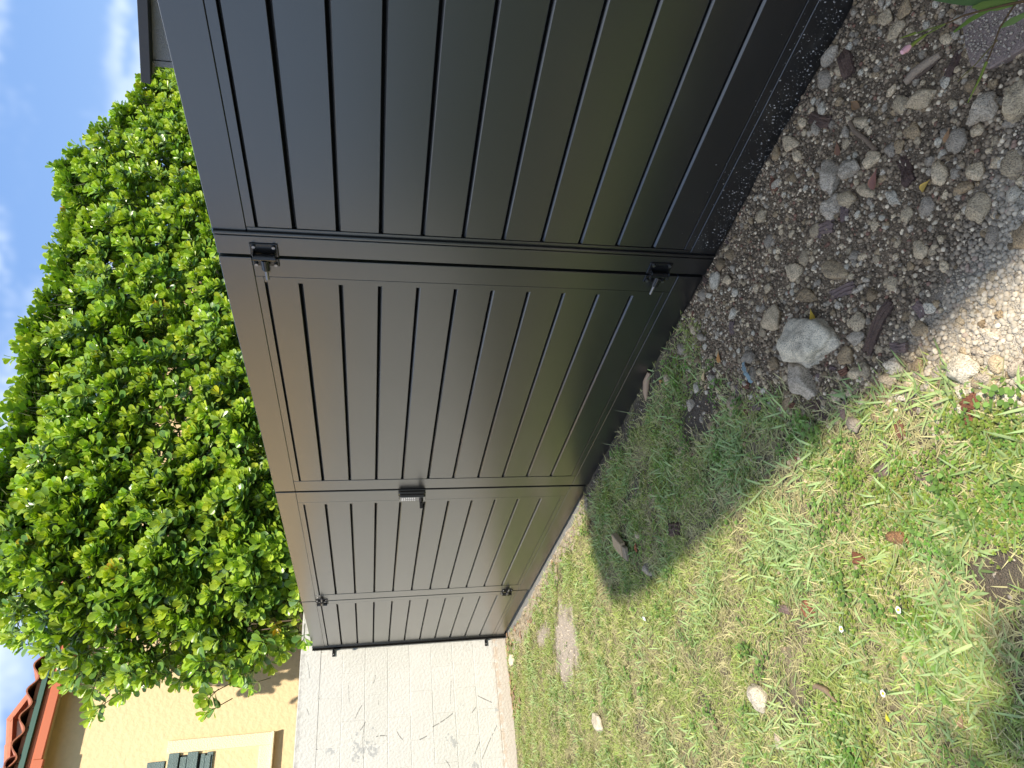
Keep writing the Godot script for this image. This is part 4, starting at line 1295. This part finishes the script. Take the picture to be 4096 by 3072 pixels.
	sh.tri(Vector3(-0.02, 0.002, 0.006), Vector3(0.018, 0.006, 0.01), Vector3(0.022, 0.012, -0.008)); sh.tri(Vector3(-0.02, 0.002, 0.006), Vector3(0.022, 0.012, -0.008), Vector3(-0.012, 0.010, -0.010))
	lay("plastic_scrap", sh.mesh(), M.petal, -3.073, 0.930, 1.0, 1.0, 1.0, -17, 0.015, "tiny white plastic scrap in the sunlit lawn", "scrap")
	# slate slab running out of the picture
	var sl := MB.new()
	var poly := [Vector2(-0.605, 0.392), Vector2(-0.637, 0.455), Vector2(-0.654, 0.504), Vector2(-0.633, 0.551), Vector2(-0.563, 0.593), Vector2(-0.46, 0.61), Vector2(-0.40, 0.50), Vector2(-0.47, 0.38)]
	var ctr := Vector3(-0.53, 0.018, 0.49)
	for i in poly.size():
		var a: Vector2 = poly[i]; var c2: Vector2 = poly[(i + 1) % poly.size()]
		var a3 := Vector3(a.x, 0.013, a.y); var c3 := Vector3(c2.x, 0.013, c2.y)
		sl.tri(ctr, a3.lerp(ctr, 0.03) + Vector3(0, 0.003, 0), c3.lerp(ctr, 0.03) + Vector3(0, 0.003, 0))
		sl.quad(a3.lerp(ctr, 0.03) + Vector3(0, 0.003, 0), a3, c3, c3.lerp(ctr, 0.03) + Vector3(0, 0.003, 0))
		sl.quad(a3, a3 + Vector3(0, -0.05, 0), c3 + Vector3(0, -0.05, 0), c3)
	for i in sl.v.size(): sl.v[i] -= Vector3(-0.53, 0, 0.49)
	tag(obj("slate_slab", sl.mesh(), M.slate, self, Transform3D(Basis.IDENTITY, Vector3(-0.53, 0, 0.49))), "flat purple grey slate slab in the gravel at the corner of the picture", "slab")

# ------------------------------------------------------------------ lawn
func blade_into(b: MB, base: Vector3, az: float, lean: float, len_: float, wid: float, bend: float, c0: Color, c1: Color) -> void:
	var side := Vector3(cos(az), 0, -sin(az))
	var fwd := Vector3(sin(az), 0, cos(az))
	var p := base
	var an := lean
	var prev := []
	for i in 4:
		var f := i / 3.0
		b.col = c0.lerp(c1, f)
		var w: float = wid * 0.5 * [0.75, 1.0, 0.8, 0.05][i]
		var nn := (Vector3.UP * sin(an) - fwd * cos(an)).normalized()
		var row := [b.add(p - side * w, (nn - side * 0.25).normalized()), b.add(p + side * w, (nn + side * 0.25).normalized())]
		if prev:
			b.itri(prev[0], row[1], prev[1]); b.itri(prev[0], row[0], row[1])
		prev = row
		p += (fwd * sin(an) + Vector3.UP * cos(an)) * len_ / 3.0
		an = minf(an + bend, 1.62)

func tuft(seed_: int, n: int, lo: float, hi: float, wid: float, c0: Color, c1: Color, spread: float, lean0: float) -> Mesh:
	var r := RandomNumberGenerator.new()
	r.seed = seed_
	var b := MB.new()
	for i in n:
		var k := r.randf_range(0.8, 1.2)
		blade_into(b, Vector3(r.randfn(0, spread), -0.002, r.randfn(0, spread)), r.randf() * TAU, r.randf_range(lean0, 1.35), r.randf_range(lo, hi), wid * r.randf_range(0.7, 1.2), r.randf_range(0.0, 0.25), c0 * k, c1 * k)
	return b.mesh()

func trefoil(seed_: int, n: int, size: float, tone: Color, spread: float, tall: float, three: bool) -> Mesh:
	var r := RandomNumberGenerator.new()
	r.seed = seed_
	var b := MB.new()
	for i in n:
		var p := Vector3(r.randfn(0, spread), r.randf_range(0.25, 1.0) * tall, r.randfn(0, spread))
		var a := r.randf() * TAU
		var k := r.randf_range(0.75, 1.2)
		for j in (3 if three else 2):
			var bs := Basis(Vector3.UP, a + j * TAU / (3.0 if three else 2.0)) * Basis(Vector3.RIGHT, 1.35 + r.randf_range(-0.3, 0.2)) * Basis(Vector3.UP, PI)
			leaf_small(b, Transform3D(bs, p), size * r.randf_range(0.8, 1.15), tone * k)
	return b.mesh()

func leaf_small(b: MB, t: Transform3D, len_: float, tone: Color) -> void:
	b.col = tone
	var nn := t.basis.z.normalized()
	var flip := nn.y < 0
	if flip: nn = -nn
	var m0 := b.add(t.origin, nn)
	var pts := []
	for q in [[0.42, 0.35], [0.45, 0.75], [0.0, 1.0], [-0.45, 0.75], [-0.42, 0.35]]:
		pts.append(b.add(t * Vector3(q[0] * len_, q[1] * len_, absf(q[0]) * 0.25 * len_), nn))
	for i in 4:
		if flip: b.itri(m0, pts[i + 1], pts[i])
		else: b.itri(m0, pts[i], pts[i + 1])

func in_lawn(x: float, z: float) -> float:
	var g := gravelness(x - 0.05, z)
	var d := 1.0 - g
	d *= 1.0 - 0.985 * smoothstep(0.0, 0.7, bare(x, z))
	if z < 0.10 and x > -6.0: d *= clampf(z / 0.10, 0.25, 1.0)
	return d

func build_lawn() -> void:
	# dry thatch lying on the soil
	var straw := tuft(1, 10, 0.02, 0.05, 0.0025, Color(0.43, 0.39, 0.19), Color(0.53, 0.49, 0.24), 0.018, 1.15)
	var where := []; var cols := []
	for i in 17000:
		var z := rng.randf_range(0.02, 1.9)
		var x := -1.0 - 5.6 * pow(rng.randf(), 1.15)
		if z > 1.12 + (x + 7.7) * 0.125: continue
		if rng.randf() > in_lawn(x, z): continue
		var s := rng.randf_range(0.8, 1.3)
		where.append(Transform3D(Basis(Vector3.UP, rng.randf() * TAU).scaled(Vector3.ONE * s), Vector3(x, height(x, z) + 0.001, z)))
		cols.append(Color(1, 1, 1) * rng.randf_range(0.55, 1.1))
	scatter("dry_thatch", straw, M.straw, where, cols, "straw coloured dead grass lying between the green blades")
	# green grass: fine and broad bladed
	var fine := [tuft(2, 11, 0.015, 0.034, 0.0034, Color(0.31, 0.39, 0.11), Color(0.31, 0.45, 0.10), 0.020, 0.8), tuft(3, 11, 0.016, 0.038, 0.0036, Color(0.39, 0.44, 0.15), Color(0.38, 0.48, 0.13), 0.022, 0.95)]
	var broad := [tuft(4, 5, 0.022, 0.058, 0.0055, Color(0.27, 0.35, 0.13), Color(0.25, 0.40, 0.14), 0.022, 0.9), tuft(5, 4, 0.028, 0.070, 0.0062, Color(0.36, 0.44, 0.20), Color(0.33, 0.48, 0.19), 0.020, 1.05)]
	var ws := [[], [], [], []]; var cs := [[], [], [], []]
	for i in 46000:
		var z := rng.randf_range(0.03, 1.95)
		var x := -0.95 - 5.7 * pow(rng.randf(), 1.25)
		if z > 1.12 + (x + 7.7) * 0.125: continue
		var d := in_lawn(x, z)
		var pat := noise.get_noise_2d(x * 3.2 + 11.0, z * 3.2)
		d *= clampf(0.54 + pat * 1.9, 0.07, 1.0)
		if rng.randf() > d: continue
		var wet := noise.get_noise_2d(x * 2.0 - 20.0, z * 2.0)
		var k := (2 if rng.randf() < 0.22 + wet + 0.22 * smoothstep(-3.0, -1.6, x) else 0) + rng.randi() % 2
		var s := rng.randf_range(0.75, 1.2)
		var lean := Basis(Vector3(rng.randfn(0, 0.2), 0, rng.randfn(0, 0.2)).normalized(), rng.randf_range(0, 0.35))
		ws[k].append(Transform3D(lean * Basis(Vector3.UP, rng.randf() * TAU).scaled(Vector3.ONE * s), Vector3(x, height(x, z), z)))
		var dry := clampf(0.35 + noise.get_noise_2d(x * 4.0, z * 4.0 + 60.0) * 1.3, 0, 1) * rng.randf()
		cols = []
		cs[k].append((Color(1, 1, 1) * rng.randf_range(0.8, 1.2)).lerp(Color(1.7, 1.3, 1.3), dry * 0.45))
	scatter("lawn_grass", fine[0], M.grass, ws[0], cs[0], "thin green lawn grass over the dry thatch")
	scatter("pale_lawn_grass", fine[1], M.grass, ws[1], cs[1], "paler fine lawn grass over the dry thatch")
	scatter("broad_grass", broad[0], M.grass, ws[2], cs[2], "broad bladed lawn grass in loose clumps")
	scatter("pale_broad_grass", broad[1], M.grass, ws[3], cs[3], "paler broad bladed lawn grass lying flat")
	# clover mats and creeping weeds
	var clover := trefoil(7, 15, 0.0068, Color(0.25, 0.35, 0.055), 0.028, 0.022, true)
	var weed := trefoil(8, 10, 0.0145, Color(0.16, 0.28, 0.06), 0.024, 0.030, false)
	var rnd := trefoil(9, 6, 0.0115, Color(0.17, 0.30, 0.06), 0.02, 0.022, true)
	var wh := []; var co := []
	var mats := [[-1.28, 1.19, 0.15, 14], [-1.19, 1.25, 0.10, 15], [-1.10, 1.13, 0.05, 8], [-1.05, 1.17, 0.06, 6], [-1.40, 1.16, 0.14, 18], [-1.55, 1.08, 0.12, 12], [-1.13, 1.30, 0.06, 5], [-1.47, 1.42, 0.08, 12], [-1.60, 1.30, 0.14, 10], [-2.55, 0.45, 0.18, 26], [-2.9, 0.6, 0.2, 20], [-3.3, 0.2, 0.15, 16], [-2.2, 0.2, 0.1, 10], [-1.9, 1.6, 0.12, 18]]
	for m in mats:
		for i in m[3]:
			var x: float = m[0] + rng.randfn(0, m[2] * 0.6); var z: float = m[1] + rng.randfn(0, m[2] * 0.4)
			wh.append(Transform3D(Basis(Vector3.UP, rng.randf() * TAU).scaled(Vector3.ONE * rng.randf_range(0.7, 1.15)), Vector3(x, height(x, z), z)))
			co.append(Color(rng.randf_range(0.6, 1.1), rng.randf_range(0.8, 1.1), 1.0))
	scatter("clover", clover, M.grass, wh, co, "yellow green clover mats at the lawn's edge")
	wh = []; co = []
	var wr := []; var cr := []
	for i in 1500:
		var z := rng.randf_range(0.05, 1.85)
		var x := -0.95 - 4.2 * pow(rng.randf(), 1.4)
		if z > 1.12 + (x + 7.7) * 0.125: continue
		var near := 1.0 - absf(gravelness(x, z) - 0.25) * 1.6
		var d := maxf(in_lawn(x, z) * clampf(0.15 + noise.get_noise_2d(x * 2.5 + 90.0, z * 2.5) * 1.6, 0.0, 0.8), near * 0.13)
		if rng.randf() > d: continue
		var t := Transform3D(Basis(Vector3.UP, rng.randf() * TAU).scaled(Vector3.ONE * rng.randf_range(0.5, 1.05)), Vector3(x, height(x, z), z))
		if rng.randf() < 0.55: wh.append(t); co.append(Color(1, 1, 1) * rng.randf_range(0.75, 1.25))
		else: wr.append(t); cr.append(Color(1, 1, 1) * rng.randf_range(0.8, 1.3))
	scatter("creeping_weed", weed, M.grass, wh, co, "low leafy weeds creeping through the lawn")
	scatter("round_leaf_weed", rnd, M.grass, wr, cr, "round leaved weeds creeping through the lawn")
	# tall single blades at the gate
	for q in [[-2.62, 0.10, 0.13, "long pale grass stalk leaning on the near gate leaf"], [-2.95, 0.08, 0.10, "short grass stalk touching the near gate leaf further along"]]:
		var b := MB.new()
		blade_into(b, Vector3.ZERO, -2.6, 0.35, q[2], 0.0032, 0.05, Color(0.2, 0.25, 0.1), Color(0.36, 0.38, 0.22))
		tag(obj("grass_stalk", b.mesh(), M.grass, self, Transform3D(Basis.IDENTITY, Vector3(q[0], 0, q[1]))), q[3], "grass stalk")
	# crumbs of soil and grit on the bare spots
	var wc := []; var cc := []
	for i in 26000:
		var z := rng.randf_range(0.02, 1.9)
		var x := -0.95 - 5.6 * rng.randf()
		if z > 1.12 + (x + 7.7) * 0.125 or rng.randf() > bare(x, z): continue
		var rr := 0.0018 + 0.0055 * pow(rng.randf(), 3.0)
		wc.append(Transform3D(Basis(Vector3.UP, rng.randf() * TAU) * Basis.from_scale(Vector3(rr * 1.2, rr * 0.7, rr)), Vector3(x, height(x, z) + rr * 0.2, z)))
		cc.append((Color(0.46, 0.40, 0.32) if x < -4.0 or rng.randf() < 0.2 else Color(0.13, 0.105, 0.08)) * rng.randf_range(0.6, 1.3))
	scatter("soil_crumbs", rock_mesh(905, 2, 0.45, Color.WHITE, Color(0.8, 0.8, 0.8)), M.grit, wc, cc, "crumbs of soil and grit on the bare spots of the lawn")
	# little white flowers
	for q in [[-1.495, 1.394, "white petalled flower nearest the bare black soil"], [-1.722, 1.372, "white petalled flower beside tall green weeds"], [-1.661, 1.543, "white petalled flower above the lemon yellow leaf"]]:
		var f := thing("daisy", q[2], "flower", Vector3(q[0], 0.0, q[1]), "small white flowers in the lawn")
		var pb := MB.new()
		for k in 5:
			var a: float = TAU * k / 5.0 + q[0] * 9.0
			leaf_small(pb, Transform3D(Basis(Vector3.UP, a) * Basis(Vector3.RIGHT, 1.4) * Basis(Vector3.UP, PI), Vector3(0, 0.042, 0)), 0.0095, Color.WHITE)
		obj("petals", pb.mesh(), M.petal, f)
		obj("centre", cyl(Vector3(0, 0.040, 0), Vector3(0, 0.0455, 0), 0.0042, 8, 0.003), M.pollen, f)
		obj("stem", cyl(Vector3(0.004, -0.01, 0), Vector3(0, 0.04, 0), 0.0011, 5), M.stem, f)

# ------------------------------------------------------------------ weed at the corner, close to the lens
func build_foreground_weed() -> void:
	var o := Vector3(-0.44, 0.0, 0.66)
	var f := thing("flowering_weed", "close weed with thin stems, long leaf and pink bud at the picture's corner", "weed", o)
	var g := Color(0.16, 0.20, 0.05)
	var tube := func(called: String, pts: Array, r0: float, r1: float, c0: Color, mt: Material) -> void:
		var b := MB.new()
		b.col = c0
		var rel := []; var rad := []
		for i in pts.size():
			rel.append(pts[i] - o); rad.append(lerpf(r0, r1, float(i) / (pts.size() - 1)))
		b.tube(rel, rad, 6)
		obj(called, b.mesh(), mt, f)
	var brown := Color(0.16, 0.10, 0.05)
	tube.call("stem", [Vector3(-0.44, 0.0, 0.66), Vector3(-0.452, 0.08, 0.655), Vector3(-0.467, 0.154, 0.653), Vector3(-0.477, 0.188, 0.655)], 0.0035, 0.0022, brown, M.grass)
	tube.call("stem", [Vector3(-0.477, 0.188, 0.655), Vector3(-0.498, 0.252, 0.661), Vector3(-0.513, 0.286, 0.670)], 0.0018, 0.0014, brown, M.grass)
	tube.call("stem", [Vector3(-0.513, 0.286, 0.670), Vector3(-0.530, 0.320, 0.682), Vector3(-0.544, 0.342, 0.694)], 0.0014, 0.0012, g * 1.3, M.grass)
	tube.call("bud", [Vector3(-0.530, 0.320, 0.682), Vector3(-0.538, 0.334, 0.689), Vector3(-0.547, 0.347, 0.696)], 0.0022, 0.0034, Color(0.24, 0.30, 0.05), M.grass)
	var pk := MB.new()
	pk.tube([Vector3(-0.546, 0.346, 0.695) - o, Vector3(-0.550, 0.352, 0.698) - o, Vector3(-0.555, 0.360, 0.702) - o], [0.0035, 0.0062, 0.0040], 8)
	obj("pink_bud", pk.mesh(), M.pink, f)
	tube.call("stem", [Vector3(-0.513, 0.286, 0.670), Vector3(-0.527, 0.325, 0.676), Vector3(-0.534, 0.342, 0.678)], 0.0012, 0.0010, g * 1.2, M.grass)
	tube.call("bud", [Vector3(-0.531, 0.337, 0.677), Vector3(-0.536, 0.350, 0.679), Vector3(-0.541, 0.363, 0.681)], 0.0026, 0.0006, Color(0.22, 0.28, 0.05), M.grass)
	tube.call("stem", [Vector3(-0.470, 0.165, 0.654), Vector3(-0.500, 0.192, 0.686), Vector3(-0.531, 0.209, 0.723), Vector3(-0.540, 0.215, 0.733)], 0.0016, 0.0012, brown, M.grass)
	tube.call("bud", [Vector3(-0.540, 0.215, 0.733), Vector3(-0.558, 0.225, 0.753), Vector3(-0.573, 0.236, 0.770), Vector3(-0.587, 0.246, 0.786)], 0.0026, 0.0008, Color(0.26, 0.33, 0.06), M.grass)
	tube.call("stem", [Vector3(-0.514, 0.196, 0.703), Vector3(-0.546, 0.234, 0.734), Vector3(-0.568, 0.264, 0.754)], 0.0010, 0.0008, Color(0.22, 0.19, 0.07), M.grass)
	var ribbon := func(called: String, pts: Array, wid: Array, c0: Color, up: Vector3) -> void:
		var b := MB.new()
		b.col = c0
		var prev := []
		for i in pts.size():
			var d: Vector3 = (pts[mini(i + 1, pts.size() - 1)] - pts[maxi(i - 1, 0)]).normalized()
			var s := d.cross(up).normalized()
			var nn := s.cross(d).normalized()
			var q: Vector3 = pts[i] - o
			var row := [b.add(q - s * wid[i], (nn - s * 0.3).normalized()), b.add(q - nn * wid[i] * 0.25, nn), b.add(q + s * wid[i], (nn + s * 0.3).normalized())]
			if prev:
				for k in 2:
					b.itri(prev[k], prev[k + 1], row[k + 1]); b.itri(prev[k], row[k + 1], row[k])
			prev = row
		obj(called, b.mesh(), M.grass, f)
	ribbon.call("leaf", [Vector3(-0.467, 0.158, 0.648), Vector3(-0.474, 0.205, 0.642), Vector3(-0.480, 0.255, 0.634), Vector3(-0.486, 0.300, 0.626), Vector3(-0.490, 0.335, 0.618)], [0.005, 0.012, 0.014, 0.010, 0.002], Color(0.075, 0.15, 0.045), Vector3(0.6, 0.1, 0.6))
	ribbon.call("leaf", [Vector3(-0.470, 0.165, 0.655), Vector3(-0.478, 0.195, 0.653), Vector3(-0.484, 0.222, 0.652), Vector3(-0.488, 0.240, 0.651)], [0.004, 0.009, 0.008, 0.001], Color(0.16, 0.25, 0.05), Vector3(0.6, 0.2, 0.7))
	ribbon.call("leaf", [Vector3(-0.482, 0.205, 0.656), Vector3(-0.501, 0.243, 0.669), Vector3(-0.519, 0.271, 0.683)], [0.003, 0.004, 0.0015], Color(0.13, 0.22, 0.04), Vector3(0.6, 0.4, 0.7))
	ribbon.call("leaf", [Vector3(-0.500, 0.192, 0.686), Vector3(-0.490, 0.172, 0.680), Vector3(-0.478, 0.150, 0.674)], [0.002, 0.006, 0.004], Color(0.17, 0.26, 0.08), Vector3(0.6, 0.5, 0.7))

# ------------------------------------------------------------------ added tree out of view, standing in for the viewer's shadow on the near corner
func build_added_tree() -> void:
	var o := Vector3(2.14, 0.0, 2.92)
	var t := thing("added_shade_tree", "added tree behind the viewer, standing in for the shadow of the viewer", "tree", o)
	var b := MB.new()
	b.tube([Vector3(0, -0.2, 0), Vector3(0.02, 1.2, -0.05), Vector3(-0.1, 2.2, -0.12), Vector3(-0.2, 3.3, -0.2)], [0.05, 0.042, 0.03, 0.01], 8)
	obj("trunk", b.mesh(), M.twig, t)
	for k in 5:
		var c := MB.new()
		var a := TAU * k / 5.0
		var y := 1.9 + 0.22 * k
		c.tube([Vector3(-0.06, y, -0.1), Vector3(-0.1 + cos(a) * 0.3, y + 0.3, -0.15 + sin(a) * 0.3), Vector3(-0.15 + cos(a) * 0.55, y + 0.55, -0.2 + sin(a) * 0.55)], [0.016, 0.01, 0.004], 6)
		obj("limb", c.mesh(), M.twig, t)
	var mb := MB.new()
	for l in rosette(100):
		var tn: Array = TONES[l[5]]
		leaf_into(mb, l[0], l[1], l[2], l[3], l[4], Color(tn[0], tn[1], tn[2]))
	var where := []; var cols := []
	for i in 420:
		var p := Vector3(rng.randfn(0, 1), rng.randfn(0, 1), rng.randfn(0, 1)).normalized() * pow(rng.randf(), 0.4)
		var q := Vector3(-0.2, 2.9, -0.2) + p * Vector3(0.58, 0.6, 0.6)
		var d := (p + Vector3(0, 0.6, 0)).normalized()
		var side := d.cross(Vector3(0.3, 0.1, 0.95)).normalized()
		where.append(Transform3D(Basis(side, d, side.cross(d)) * Basis(Vector3.UP, rng.randf() * TAU), q))
		cols.append(Color(1, 1, 1) * rng.randf_range(0.85, 1.1))
	scatter("crown", mb.mesh(), M.leaf, where, cols, "", t)
